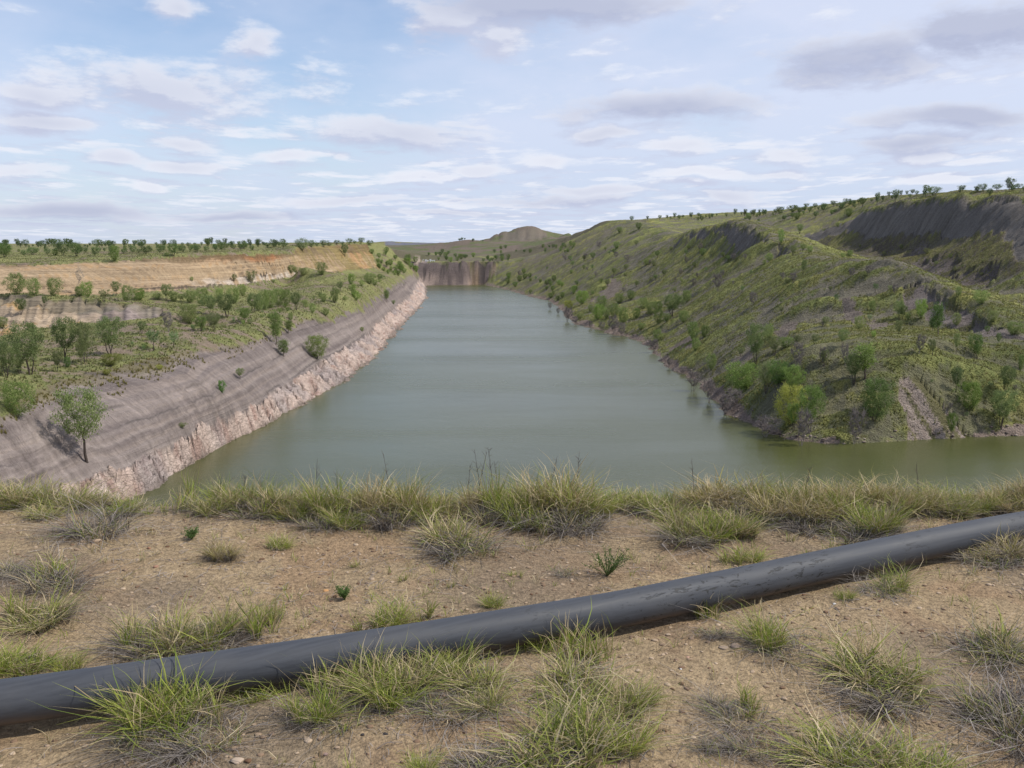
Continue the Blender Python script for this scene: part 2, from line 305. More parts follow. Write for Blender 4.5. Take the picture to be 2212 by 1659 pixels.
m_s1 = strip(foot1, off(rim1, 0.3, 1, 0)); m_s2 = strip(foot2, off(rim2, 0.5, 1, 0))
m_far = strip(off(farB, 0, -6, 0), off(farT, 0, 1.2, 0), U, V) | ((X > -46) & (X < -14.5) & (Y > 468) & (Y < 485.5) & (ZB > -1))
PXv, PYv = proj(X, Y, ZB)
jx = PXv+(fbm(X/1.5, Y/1.5, 3, 21)-0.5)*26; jy = PYv+(fbm(X/1.5, Y/1.5, 3, 22)-0.5)*20
def pm(poly, y0, y1): return inpoly(jx, jy, poly) & (Y > y0) & (Y < y1)
m_rib = pm([(1945,612),(1975,596),(2021,618),(2084,660),(2134,690),(2212,725),(2240,740),(2212,742),(2120,722),(2050,700),(2000,672),(1955,655)], 118, 152)
m_gul = pm([(1930,563),(1960,545),(1985,520),(2010,515),(1990,555),(2060,545),(2075,560),(2040,600),(2130,570),(2160,560),(2150,600),(2070,625),(2000,622),(1960,590)], 175, 260)
m_ero = pm([(1945,800),(1985,790),(2020,840),(2060,880),(2100,920),(2130,950),(2080,965),(1990,965),(1960,930),(1950,880)], 85, 115)
m_bare = pm([(1690,690),(1720,680),(1735,700),(1700,725),(1675,735)],100,170)|pm([(1870,686),(1925,690),(1925,706),(1880,715)],120,150)|pm([(1818,632),(1840,645),(1866,690),(1850,705),(1822,672)],120,165)|pm([(1570,770),(1615,748),(1635,765),(1600,785)],100,160)|pm([(1270,650),(1330,600),(1350,608),(1320,640),(1290,652)],200,400)|pm([(1480,724),(1500,715),(1500,735),(1450,760),(1440,748)],120,230)
m_tip = (ZB < 1.0+(fbm(X/3, Y/3, 3, 8)-.5)*1.2) & (X > -12) & (Y < 480)
# rills and gullies: they run down the slopes, across the length of the pit
def ridged(s, t, seed, o=3):
    return np.abs(2*fbm(s, t, o, seed)-1)
dsl = np.clip(1.0*(np.abs(np.gradient(ZB, axis=0))/(np.gradient(Y, axis=0)+1e-6)+np.abs(np.gradient(ZB, axis=1))/(np.gradient(X, axis=1)+1e-6)), 0, 1.3)
land = sstep(ZB, -1.5, 1.5)
fadeY = np.clip(220/Y, 0.35, 1.0)
warp = (fbm(X/9, Y/9, 3, 31)-0.5)*5
right = (X > -8) & (Y < 700) & (X > -8+(Y-430)*0.0)
dz = (fbm(X/6, Y/6, 5, 41)-0.5)*0.8*land
dz += (fbm(X/0.9, Y/0.9, 3, 43)-0.5)*0.38*land
rr = ridged((Y+warp+0.25*X)/5.0, X/26, 51)                       # broad ribs of the right hand slopes
dz -= np.where(right, (0.42-rr)*1.9*sstep(dsl, 0.18, 0.5)*land, 0)
rf = ridged((Y+warp*0.4)/1.6, X/9, 57)
dz -= np.where(right, (0.4-rf)*1.3*sstep(dsl, 0.15, 0.5)*land, 0)
rs = ridged((Y+0.15*X+warp*0.3)/3.4, X/40, 61, 4)
dz -= np.where(m_s1 | m_s2 | m_rib | m_gul, (0.45-rs)*np.where(m_gul | m_rib, 2.8, 2.0), 0)
dz -= np.where(m_ero, (0.42-ridged((X+0.55*Y+warp*0.2)/1.9, Y/14, 63))*1.7, 0)
lb = m_grey | m_rock
dz = np.where(lb, (fbm(X/12, Y/12, 2, 71)-0.5)*0.5-(0.4-ridged((Y+0.25*X)/1.5, X/40, 73, 2))*0.30-(0.4-ridged((Y+0.25*X)/4.5, X/40, 74, 2))*0.35, dz)
slab = np.abs(((Y+X*0.5+3.0*fbm(X/3, Y/3, 2, 75)) / 3.1) % 1-0.5)*2
blk = _h(np.floor((Y+X*.6)/.9+fbm(X/2, Y/2, 2, 76)), np.floor((ZB+.12*Y)/.55), 91); dz = np.where(m_rock, dz+(fbm(X/0.6, Y/0.9, 4, 77)-0.5)*1.1+(blk-.5)*.55-(slab > 0.88)*0.45+(fbm(X/2.0, Y/4.5, 2, 78)-0.5)*1.5, dz)
dz = np.where(m_grey, dz+0.07*np.sin((ZB+0.5*fbm(X/4, Y/16, 2, 79))*8)*1.0, dz)
dz = np.where(m_wall | m_sc2, (fbm(X/6, Y/6, 4, 81)-0.5)*0.9-(0.4-ridged((Y*0.7-X*0.5+ZB)/3.2, ZB/6, 83))*0.9+(vnoise(ZB*1.6+1.5*fbm(X/9, Y/9, 2, 84), Y*.02, 82)-.5)*1.1, dz)
dz = np.where(m_sc2, dz-(.4-ridged((X+.3*Y)/2.0, ZB/7, 88))*1.3, dz)
dz = np.where(m_far, (fbm(X/3.0, ZB/6+Y*0.01, 4, 85)-0.5)*2.0+(_h(np.floor(X/2.3+fbm(X/9, ZB/5, 2, 86)*2), np.floor(ZB/2.2), 87)-.5)*1.1, dz)
Z = ZB+dz*np.where(Y > 700, 1.0, 1.0)
Z = np.where((Y > 850) & (Y < 1010) & (ZB > 20), Z-(.5-ridged(U*110, V*3, 93, 3))*2.2*sstep(ZB, 20, 26)*sstep(36, ZB, 34.0), Z)
Z = np.where(Y > 400, Z+land*(Y > 520)*(fbm(X/22, Y/60, 4, 91)-0.5)*np.clip((Y-520)/200, 0, 1)*3.0*((X > -60)), Z)

# ------------------------------------------------------------------ colours of the terrain (real reflectances)
f1 = fbm(X/14, Y/14, 4, 101); f2 = fbm(X/2.2, Y/2.2, 4, 103); f3 = fbm(X/0.5, Y/0.5, 3, 105); f4 = fbm(X/40, Y/40, 3, 107)
soil = lerp(A(.20,.155,.115), A(.27,.215,.165), f2)
grass = lerp(A(.120,.138,.050), A(.220,.222,.095), sstep(f1*0.5+f2*0.5, .36, .64))
grass = lerp(grass, A(.22,.19,.085), sstep(f3, .55, .8)*0.6)
cover = sstep(f2*0.45+f1*0.25+f3*0.3, 0.36, 0.50)
C = lerp(soil, grass, cover)
spoil = lerp(A(.095,.080,.070), A(.170,.142,.122), f2)
rib = sstep(rr*0.45+rf*0.55+(f2-.5)*0.30+(f3-.5)*.30+(f1-.5)*.25, .12, .32)      # grass holds on the ribs, bare spoil shows in the gullies
gR = lerp(A(.088,.094,.038), A(.168,.162,.066), sstep(f1*0.6+f3*0.4, .35, .65))
gR = lerp(gR, A(.22,.185,.07), sstep(fbm(X/7, Y/7, 3, 111)*.6+f3*.4, .52, .70)*.55)
gR = gR*(.85+.45*sstep(rr*.5+rf*.5, .15, .65))[..., None]
CR = lerp(spoil, gR, (np.where(Y < 140, .45, .10)+np.where(Y < 140, .55, .90)*rib)*(0.66+0.34*sstep(f2*.5+f3*.5, .30, .46)))
C = np.where(right[..., None], CR*np.array([1.50, 1.60, 1.46]), C)
pink = np.clip((Y-330)/300, 0, 1)*(f4 > .45)*sstep(dsl, .3, .6)*0.5
C = np.where(right[..., None], lerp(C, A(.20,.15,.125), pink), C)
gz = ZB+0.45*fbm(X/8, Y/20, 2, 121)
lay = vnoise(gz*3.2, Y*0.012, 123); lay2 = vnoise(gz*9.0, Y*0.02, 125)
grey = lerp(A(.175,.148,.145), A(.300,.258,.245), sstep(lay*.65+.35*fbm(X/30, (Y+.25*X)/1.8, 3, 127), .15, .85))
grey = lerp(grey, A(.33,.275,.245), sstep(lay2, .62, .8)*.45)
grey = lerp(grey, A(.095,.085,.085), sstep(vnoise(gz*4.1+7, Y*.006, 129), .74, .84)*.7*sstep(fbm(X/6, Y/9, 3, 130), .38, .5))
grey = grey*np.array([.93, .91, .87]); grey *= (0.76+0.48*fbm((Y+.25*X)/0.6, X/12, 2, 131))[..., None]
C = np.where(m_grey[..., None], grey, C)
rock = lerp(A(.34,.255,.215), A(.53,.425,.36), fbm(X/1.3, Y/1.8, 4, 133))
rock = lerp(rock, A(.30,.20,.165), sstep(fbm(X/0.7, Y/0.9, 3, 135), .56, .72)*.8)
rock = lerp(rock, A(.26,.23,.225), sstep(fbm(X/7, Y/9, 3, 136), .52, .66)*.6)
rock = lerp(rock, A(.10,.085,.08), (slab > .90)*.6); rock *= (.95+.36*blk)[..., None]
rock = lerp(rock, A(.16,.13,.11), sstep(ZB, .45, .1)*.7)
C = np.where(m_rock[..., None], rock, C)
# grassy fringe along the bench edge
edge = sstep(ZB+(f2-.5)*1.6, 7.2, 7.9)*m_grey
C = lerp(C, A(.20,.175,.085), edge*.7)
tw = np.clip((ZB-10.4)/6.2, 0, 1)
wz = tw*6+1.1*fbm(X/10, Y/10, 3, 141)
wl = vnoise(wz*2.3, Y*.01, 143); wl2 = vnoise(wz*6.5, Y*.02, 145)
wall = lerp(A(.34,.255,.170), A(.46,.365,.255), wl)
wall = lerp(wall, A(.44,.27,.12), sstep(wl2, .66, .8)*.4*(f2 > .47)); wall = lerp(wall, A(.15,.12,.09), sstep(vnoise(wz*4.7+3, Y*.008, 146), .82, .88)*.7*sstep(fbm(X/7, Y/7, 3, 148), .46, .54))
wallY = sstep(Y, 212, 245)
top = sstep(tw+(f1-.5)*.3, .84, .97)*wallY*(1-sstep(Y, 262, 285)); wall = lerp(wall, A(.42,.175,.075), top*.8); wall = lerp(wall, A(.45,.27,.13), sstep(fbm(X/4, Y/9, 3, 142), .5, .62)*sstep(Y, 330, 350)*.6)
lowb = (1-sstep(tw+(f2-.5)*.15, .24, .40))*sstep(Y, 204, 225)*(1-sstep(Y, 290, 330)); wall = lerp(wall, A(.55,.50,.45), lowb*sstep(f2, .36, .52)*.85)
coal = (np.abs(tw-.055-(f1-.5)*.05) < .03)*(Y > 200); wall = lerp(wall, A(.10,.085,.075), coal*.85)
wall = lerp(wall, A(.15,.12,.075), sstep(tw+(f2-.5)*.1, .93, .99)*.8)
wall = lerp(wall, lerp(A(.20,.18,.07), A(.30,.24,.12), f2), sstep(Y, 262, 300)*sstep(f1*.5+f2*.5, .40, .56)*.8)
wall *= (0.88+0.24*fbm((Y*.7-X*.5)/1.0, ZB/5, 3, 147))[..., None]
C = np.where(m_wall[..., None], wall*np.array([.92, .87, .81]), C)
s2 = lerp(A(.40,.31,.22), A(.26,.21,.19), sstep(X+(f2-.5)*12, -64, -55)); t2 = (ZB-9.0)/(12.0-1.5*np.clip((X+75)/24, 0, 1)-9.0)
s2 = lerp(s2, A(.50,.29,.10), sstep(vnoise(ZB*3+f1*2, Y*.02, 151), .68, .8)*.6)
s2 = lerp(s2, A(.19,.165,.125), sstep(t2+(f2-.5)*.4, .66, .80)*.9); s2 *= (.78+.44*fbm((X+.3*Y)/.9, ZB/5, 3, 152))[..., None]
C = np.where(m_sc2[..., None], s2, C)
bk = (X > 70) & (Y > 165) & (Y < 330) & ~m_s2 & (X > 62+(Y-150)*.04)
bkc = lerp(A(.135,.115,.085), A(.205,.195,.085), sstep(f1*.5+f3*.5, .35, .62)); C = np.where((bk & strip([(p[0]-1, p[1], 0) for p in crest1[13:]][::-1], foot2))[..., None], lerp(bkc, A(.135,.118,.10), (rr < .20)*.7), C)
dark = lerp(A(.14,.126,.112), A(.235,.212,.19), fbm((Y+.2*X)/1.2, ZB/5, 4, 153))
C = np.where((m_s1 | m_s2)[..., None], dark, C)
rg = lerp(A(.19,.16,.145), A(.33,.285,.255), ridged((Y+.2*X)/1.7, ZB/4, 155))
C = np.where((m_rib)[..., None], lerp(rg, gR, (f2 > .55)*.7), C)
C = np.where((m_gul)[..., None], lerp(rg*.75, gR, (rs > .33)*.85), C)
C = np.where((m_ero)[..., None], lerp(lerp(A(.22,.175,.15), A(.42,.35,.30), f3), gR, (fbm((X+.55*Y)/0.9, Y/12, 3, 157) > .53)*.85), C)
C = np.where((m_bare)[..., None], lerp(A(.17,.14,.118), A(.25,.21,.175), f3), C)
shoreband = lerp(A(.15,.115,.095), A(.34,.27,.225), f3)
C = np.where(m_tip[..., None], shoreband, C)
fw = lerp(A(.155,.125,.118), A(.30,.235,.205), sstep(fbm(X/2.0, ZB/2.5, 4, 161), .3, .7)*sstep(ZB+f1*3, 9, 5))
fw = lerp(fw, A(.36,.255,.15), sstep(X, -22, -18)*(ZB < 4.5)*(f2 > .45)*.6); fw = lerp(fw, A(.085,.095,.04), ((ZB > 6.5) & (f2 > .56) & (X > -34))*.7)
fw = lerp(fw, A(.05,.045,.043), ((np.abs(X+14.5) < 1.6) | (fbm(X/0.8, ZB/4, 3, 163) > .70))*.6); fw = fw*np.array([.90,.90,.90])
C = np.where(m_far[..., None], fw, C)
farg = (Y > 700)
hillp = lerp(A(.155,.125,.10), A(.12,.13,.065), sstep(f1, .42, .6))
scr = (Y > 505) & (X > -75) & (X < 60) & (fbm(X/16, Y/50, 4, 171) > .40)
C = np.where(scr[..., None], lerp(A(.105,.105,.060), A(.165,.140,.105), fbm(X/8, Y/25, 4, 173)), C)
mound = (Y > 640) & (X > -130) & (X < 160)
C = np.where(mound[..., None], hillp, C)
mf = inpoly(PXv, PYv, [(1092,499),(1165,493),(1185,510),(1130,517),(1085,520)]) & (Y > 880) & (Y < 1010)
C = np.where(mf[..., None], lerp(A(.19,.155,.125), A(.12,.11,.085), fbm(X/5, ZB/20, 3, 165)), C)
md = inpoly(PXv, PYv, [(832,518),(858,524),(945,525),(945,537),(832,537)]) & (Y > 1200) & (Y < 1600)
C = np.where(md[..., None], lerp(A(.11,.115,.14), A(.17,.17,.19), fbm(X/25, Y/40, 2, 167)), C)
# dirt track beyond the far wall
trk = inpoly(PXv, PYv, [(893,569),(906,569),(907,560),(904,553),(895,548),(884,546),(884,549),(893,552),(896,560)]) & (Y > 474) & (Y < 700)
C = np.where(trk[..., None], A(.36,.29,.235), C)
C = np.clip(C, .02, .7)

# ------------------------------------------------------------------ materials
def new_mat(name):
    m = bpy.data.materials.new(name); m.use_nodes = True; t = m.node_tree; t.nodes.clear()
    out = t.nodes.new('ShaderNodeOutputMaterial'); p = t.nodes.new('ShaderNodeBsdfPrincipled'); t.links.new(p.outputs[0], out.inputs[0])
    p.inputs['Specular IOR Level'].default_value = 0.2; return m, NT(t), p, out
def bump(N, p, h, strength, dist):
    b = N.n.new('ShaderNodeBump'); b.inputs['Strength'].default_value = strength; b.inputs['Distance'].default_value = dist
    N.l.new(h, b.inputs['Height']); N.l.new(b.outputs[0], p.inputs['Normal'])
def attr(N, name='Col'):
    a = N.n.new('ShaderNodeAttribute'); a.attribute_name = name; return a.outputs['Color']
def terrain_mat(kind, name):
    m, N, p, o = new_mat(name)
    pos = N.n.new('ShaderNodeNewGeometry').outputs['Position']; x, y, z = N.sep(pos)
    n1 = N.noise(pos, 2.3, 5, .65); n2 = N.noise(pos, 9.0, 3, .6)
    k = N.m('ADD', N.ramp(n1, .3, .7, .82, 1.18), N.ramp(n2, .3, .7, -.14, .14)); h = N.m('ADD', n1, N.m('MULTIPLY', n2, .3)); bs = .9
    run = N.m('ADD', y, N.m('MULTIPLY', x, .25))
    if kind == 'shale':                                             # fine rills straight down, beds along the bank
        r1 = N.noise(N.xyz(N.m('MULTIPLY', run, 2.2), N.m('MULTIPLY', x, .10), 0.0), 1.0, 5, .7)
        r2 = N.noise(N.xyz(N.m('MULTIPLY', z, 3.4), N.m('MULTIPLY', y, .05), 2.0), 1.0, 4, .7)
        k = N.m('ADD', N.m('MULTIPLY', k, .55), N.m('ADD', N.ramp(r1, .3, .7, .14, .32), N.ramp(r2, .32, .68, .13, .30)))
        h = N.m('ADD', N.m('MULTIPLY', r1, 1.6), N.m('ADD', N.m('MULTIPLY', r2, .8), N.m('MULTIPLY', n2, .3)))
    if kind == 'strata':
        r2 = N.noise(N.xyz(N.m('MULTIPLY', z, 2.6), N.m('MULTIPLY', y, .06), N.m('MULTIPLY', x, .06)), 1.0, 5, .75)
        r1 = N.noise(N.xyz(N.m('MULTIPLY', run, .9), N.m('MULTIPLY', z, .12), 0.0), 1.0, 4, .65)
        k = N.m('ADD', N.m('MULTIPLY', k, .45), N.m('ADD', N.ramp(r2, .3, .7, .04, .52), N.ramp(r1, .3, .7, .14, .36)))
        h = N.m('ADD', N.m('MULTIPLY', r2, 1.6), N.m('MULTIPLY', r1, 1.2))
    if kind == 'blocks':                                            # jointed rock
        v = N.n.new('ShaderNodeTexVoronoi'); v.feature = 'DISTANCE_TO_EDGE'; v.inputs['Scale'].default_value = 1.0
        wv = N.v('ADD', N.v('MULTIPLY', pos, (2.0, 1.25, 3.0)), N.xyz(N.m('MULTIPLY', n1, .9), N.m('MULTIPLY', n1, .7), n1)); N.l.new(wv, v.inputs['Vector'])
        v2 = N.n.new('ShaderNodeTexVoronoi'); v2.inputs['Scale'].default_value = 1.0; N.l.new(wv, v2.inputs['Vector'])
        cr = N.ramp(v.outputs[0], .0, .06); hue = N.sep(v2.outputs['Color'])[0]
        k = N.m('MULTIPLY', N.m('ADD', N.m('MULTIPLY', k, .7), N.ramp(hue, 0, 1, .28, .44, False)), N.ramp(cr, 0, 1, .88, 1.02, False))
        h = N.m('ADD', N.m('MULTIPLY', cr, .12), N.m('ADD', N.m('MULTIPLY', hue, .45), N.m('MULTIPLY', n1, 1.6))); bs = 1.0
    if kind == 'spoil':
        r1 = N.noise(N.xyz(N.m('MULTIPLY', run, 1.5), N.m('MULTIPLY', x, .16), 0.0), 1.0, 4, .7); sp = N.noise(pos, 5.0, 2, .5)
        k = N.m('ADD', N.m('MULTIPLY', k, .5), N.m('ADD', N.ramp(r1, .3, .7, .02, .40), N.ramp(sp, .4, .6, .15, .37))); h = N.m('ADD', N.m('MULTIPLY', r1, 1.5), N.m('ADD', sp, n2))
    c = N.v('SCALE', attr(N)); N.l.new(k, c.node.inputs['Scale'])
    N.l.new(c, p.inputs['Base Color']); p.inputs['Roughness'].default_value = .95; p.inputs['Specular IOR Level'].default_value = .05
    bump(N, p, h, bs, .35)
    return m
MTS = [terrain_mat('plain', 'grassy_soil'), terrain_mat('spoil', 'spoil'), terrain_mat('plain', 'far_soil'), terrain_mat('shale', 'grey_shale'), terrain_mat('strata', 'layered_clay'), terrain_mat('blocks', 'jointed_rock'), terrain_mat('blocks', 'pink_rock')]

# ------------------------------------------------------------------ the terrain, cut along its natural edges into named pieces
nr, nc = Z.shape
idx = np.arange(nr*nc).reshape(nr, nc)
quads = np.stack([idx[:-1, :-1], idx[:-1, 1:], idx[1:, 1:], idx[1:, :-1]], -1).reshape(-1, 4)
cls = np.zeros((nr, nc), int)                                      # 0 grassy ground
cls[(X > -10) & (Y < 640)] = 1; cls[(Y >= 640) & (X > -70) & (X < 240)] = 2
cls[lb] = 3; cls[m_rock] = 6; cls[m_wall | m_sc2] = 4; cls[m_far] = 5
fc = cls[:-1, :-1].ravel()
VALL = np.stack([X, Y, Z], -1).reshape(-1, 3); CALL = C.reshape(-1, 3)
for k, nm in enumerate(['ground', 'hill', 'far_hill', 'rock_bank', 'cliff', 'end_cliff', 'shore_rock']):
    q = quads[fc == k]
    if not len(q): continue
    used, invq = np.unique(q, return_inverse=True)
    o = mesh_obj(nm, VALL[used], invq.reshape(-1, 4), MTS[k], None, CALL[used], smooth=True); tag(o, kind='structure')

def zt(x, y):
    x = np.asarray(x, float); y = np.asarray(y, float); return bil(Z, ug, vg, x/y, np.log(y))
_ys = np.exp(vg)
def hit(px, py, ymin=60, ymax=3000):
    d = pix_dir(px, py); u = d[0]/d[1]; e = d[2]/d[1]
    sel = (_ys > ymin) & (_ys < ymax); ys = _ys[sel]; zz = bil(Z, ug, vg, np.full(len(ys), u), np.log(ys))
    h = np.where(zz >= HC+e*ys)[0]
    i = h[0] if len(h) else int(np.argmax((zz-HC)/ys))
    return u*ys[i], ys[i], float(zz[i])

# ------------------------------------------------------------------ water
def water():
    m, N, p, o = new_mat('lake_water')
    pos = N.n.new('ShaderNodeNewGeometry').outputs['Position']
    x, y, z = N.sep(pos)
    a = N.noise(N.xyz(N.m('MULTIPLY', x, .8), y, 0.0), 3.2, 3, .6); b = N.noise(pos, .55, 3, .5)
    wind = N.noise(N.xyz(N.m('MULTIPLY', x, .014), N.m('MULTIPLY', y, .045), 0.0), 1.0, 4, .6)
    amp = N.ramp(wind, .34, .62, .42, 1.0)
    mur = N.noise(N.xyz(N.m('MULTIPLY', x, .03), N.m('MULTIPLY', y, .03), 3.0), 1.0, 3, .5)
    p.inputs['Base Color'].default_value = (.085, .095, .045, 1)
    N.l.new(N.mix(N.ramp(mur, .35, .65), (.060, .066, .018), (.076, .082, .030)), p.inputs['Base Color'])
    N.l.new(N.ramp(wind, .30, .70, .22, .29), p.inputs['Roughness']); p.inputs['IOR'].default_value = 1.333; p.inputs['Specular IOR Level'].default_value = .5
    bm = N.n.new('ShaderNodeBump'); bm.inputs['Strength'].default_value = 0.55; bm.inputs['Distance'].default_value = .05
    N.l.new(N.m('MULTIPLY', N.m('ADD', a, N.m('MULTIPLY', b, 1.2)), amp), bm.inputs['Height']); N.l.new(bm.outputs[0], p.inputs['Normal'])
    V_ = [(-70, 12, 0), (260, 12, 0), (260, 483, 0), (-70, 483, 0)]
    tag(mesh_obj('water', V_, [(0, 1, 2, 3)], m), kind='structure')
water()

# ------------------------------------------------------------------ foreground embankment
GZ = 18.35
def gfun(x, y):
    ye = 6.15+0.05*x+0.35*(fbm(x/2.1+9, y*0+3, 3, 201)-.5)
    d = y-ye
    drop = np.where(d > 0, 0.62*(np.sqrt(d*d+.25)-.5), 0)
    z = GZ-drop
    z = z+(fbm(x/1.4, y/1.4, 4, 203)-.5)*.10+(fbm(x/.22, y/.22, 3, 205)-.5)*.022+(fbm(x/.05, y/.05, 2, 207)-.5)*.006
    z = z-0.035*np.exp(-((y-pipe_y(x)+.03)/.13)**2)
    return z
PIPE = [(-3600,2060),(-900,1605),(-300,1546),(0,1511),(245,1476),(525,1437),(830,1394),(1106,1351),(1343,1314),(1594,1262),(1806,1216),(1981,1178),(2100,1152),(2212,1130),(2400,1100),(2800,1055),(3800,985)]
def ground_pt(px, py, z=GZ):
    d = pix_dir(px, py); t = (z-HC)/d[2]; return d[0]*t, d[1]*t
_pp = [ground_pt(a, b, GZ+.075) for a, b in PIPE]
_ppx = np.array([p[0] for p in _pp]); _ppy = np.array([p[1] for p in _pp])
def pipe_y(x): return np.interp(x, _ppx, _ppy)
def warpaxis(a, b, n, dense, lo, hi):
    core = np.arange(lo, hi, dense); l = lo-np.geomspace(dense, lo-a, n)[::-1]; r = hi+np.geomspace(dense, b-hi, n)
    return np.concatenate([l, core, r])
gx = warpaxis(-120, 160, 60, .016, -3.6, 4.2); gy = warpaxis(-40, 36, 60, .016, 2.2, 7.2)
GX, GY = np.meshgrid(gx, gy); GZZ = gfun(GX, GY)
g1 = fbm(GX/.9, GY/.9, 4, 211); g2 = fbm(GX/.12, GY/.12, 3, 213); g3 = fbm(GX/.35, GY/.35, 3, 215)
gc = lerp(A(.240,.182,.112), A(.350,.275,.175), g1*.5+g2*.5)
gc = lerp(gc, A(.25,.170,.105), sstep(g3, .58, .72)*.5)
gc = lerp(gc, A(.20,.160,.115), sstep(g1, .56, .7)*.5); gc = lerp(gc, A(.165,.135,.100), sstep(g1*.7+g3*.3, .50, .64)*.4)*np.array([1.03, .985, .95])
MG, N, p, o = new_mat('sandy_soil')
pos = N.n.new('ShaderNodeNewGeometry').outputs['Position']
a_ = N.noise(pos, 38, 5, .65); b_ = N.noise(pos, 150, 3, .6); v_ = N.n.new('ShaderNodeTexVoronoi'); v_.inputs['Scale'].default_value = 75; N.l.new(pos, v_.inputs['Vector'])
k = N.m('ADD', N.ramp(a_, .3, .7, .68, 1.28), N.ramp(b_, .3, .7, -.16, .16)); c = N.v('SCALE', attr(N)); N.l.new(k, c.node.inputs['Scale'])
N.l.new(c, p.inputs['Base Color']); p.inputs['Roughness'].default_value = .95; p.inputs['Specular IOR Level'].default_value = .08
bump(N, p, N.m('ADD', a_, N.m('ADD', N.m('MULTIPLY', b_, .5), N.m('MULTIPLY', v_.outputs[0], -.5))), .8, .012)
nr2, nc2 = GX.shape; id2 = np.arange(nr2*nc2).reshape(nr2, nc2)
q2 = np.stack([id2[:-1, :-1], id2[:-1, 1:], id2[1:, 1:], id2[1:, :-1]], -1).reshape(-1, 4)
tag(mesh_obj('sandy_ground', np.stack([GX, GY, GZZ], -1).reshape(-1, 3), q2, MG, None, gc.reshape(-1, 3), smooth=True), kind='structure')

# ------------------------------------------------------------------ pipe
def pipe():
    R = .079; xs = np.linspace(_ppx[0], _ppx[-1], 420)
    k = np.ones(9)/9; ys = np.interp(xs, _ppx, _ppy); ys = np.convolve(np.pad(ys, 4, 'edge'), k, 'valid'); ys = np.convolve(np.pad(ys, 4, 'edge'), k, 'valid')
    zs = np.full(len(xs), GZ+R-.012)+.006*np.sin(xs*1.3)
    pts = np.stack([xs, ys, zs], -1); tn = np.gradient(pts, axis=0); tn /= np.linalg.norm(tn, axis=1)[:, None]
    sd = np.cross(tn, (0, 0, 1)); sd /= np.linalg.norm(sd, axis=1)[:, None]; up = np.cross(sd, tn)
    n = 48; a = np.linspace(0, 2*pi, n, endpoint=False)
    V_ = pts[:, None]+R*(np.cos(a)[None, :, None]*sd[:, None]+np.sin(a)[None, :, None]*up[:, None])
    m_ = len(xs); I = np.arange(m_*n).reshape(m_, n); J = np.roll(I, -1, 1)
    q = np.stack([I[:-1], J[:-1], J[1:], I[1:]], -1).reshape(-1, 4)
    m, N, p, o = new_mat('black_polythene')
    pos = N.n.new('ShaderNodeNewGeometry').outputs['Position']; x, y, z = N.sep(pos)
    al = N.m('ADD', N.m('MULTIPLY', x, .88), N.m('MULTIPLY', y, .48)); ac = N.m('SUBTRACT', N.m('MULTIPLY', y, .88), N.m('MULTIPLY', x, .48))
    st = N.noise(N.xyz(N.m('MULTIPLY', al, .35), N.m('MULTIPLY', ac, 9.0), N.m('MULTIPLY', z, 9.0)), 7, 5, .65, .3)
    du = N.noise(pos, 3.0, 4, .6); sc = N.noise(N.xyz(N.m('MULTIPLY', al, 1.0), N.m('MULTIPLY', ac, 3.5), N.m('MULTIPLY', z, 3.5)), 14, 6, .75, .6)
    scm = N.m('MULTIPLY', N.ramp(sc, .555, .60), N.m('MULTIPLY', N.ramp(x, -.6, 1.0), N.ramp(N.noise(pos, 1.7, 2, .5), .42, .55)))
    c = N.mix(N.ramp(st, .35, .65), (.045, .049, .058), (.060, .065, .076)); c = N.mix(N.m('MULTIPLY', N.ramp(du, .4, .7), .25), c, (.095, .092, .088))
    dirt = N.m('MULTIPLY', N.ramp(z, GZ+.06, GZ+.0), N.ramp(du, .3, .6)); c = N.mix(N.m('MULTIPLY', dirt, .55), c, (.20, .15, .11))
    c = N.mix(N.m('MULTIPLY', scm, .85), c, (.012, .012, .012))
    N.l.new(c, p.inputs['Base Color']); N.l.new(N.ramp(st, .3, .7, .52, .68), p.inputs['Roughness']); p.inputs['Specular IOR Level'].default_value = .35
    bump(N, p, N.m('SUBTRACT', N.m('MULTIPLY', st, .3), scm), .3, .004)
    o = mesh_obj('pipe', V_.reshape(-1, 3), q, m, None, smooth=True)
    return tag(o, 'long black polythene pipe lying across the sandy ground in front of the lake', 'pipe')
pipe()

# ------------------------------------------------------------------ plants: leaf and bark materials
def plant_mat(name, trans=.25, rough=.6, var=.35, gain=1.0):
    m, N, p, out = new_mat(name)
    oi = N.n.new('ShaderNodeObjectInfo'); k = N.ramp(oi.outputs['Random'], 0, 1, 1-var*.5, 1+var*.5, False)
    pos = N.n.new('ShaderNodeNewGeometry').outputs['Position']
    c = N.v('SCALE', attr(N)); N.l.new(N.m('MULTIPLY', k, gain), c.node.inputs['Scale'])
    oc = N.mix(1.0, c, oi.outputs['Color'], 'MULTIPLY')
    N.l.new(oc, p.inputs['Base Color']); p.inputs['Roughness'].default_value = rough; p.inputs['Specular IOR Level'].default_value = .15
    if trans:
        tr = N.n.new('ShaderNodeBsdfTranslucent'); N.l.new(oc, tr.inputs[0]); mx = N.n.new('ShaderNodeMixShader'); mx.inputs[0].default_value = trans
        N.l.new(p.outputs[0], mx.inputs[1]); N.l.new(tr.outputs[0], mx.inputs[2]); N.l.new(mx.outputs[0], out.inputs[0])
    return m
MLEAF = plant_mat('leaves', .42, .6, .4, 1.95); MBARK = plant_mat('bark', 0, .9, .2); MGRASS = plant_mat('grass_blades', .25, .55, .2); MDRY = plant_mat('dry_stems', 0, .9, .2)

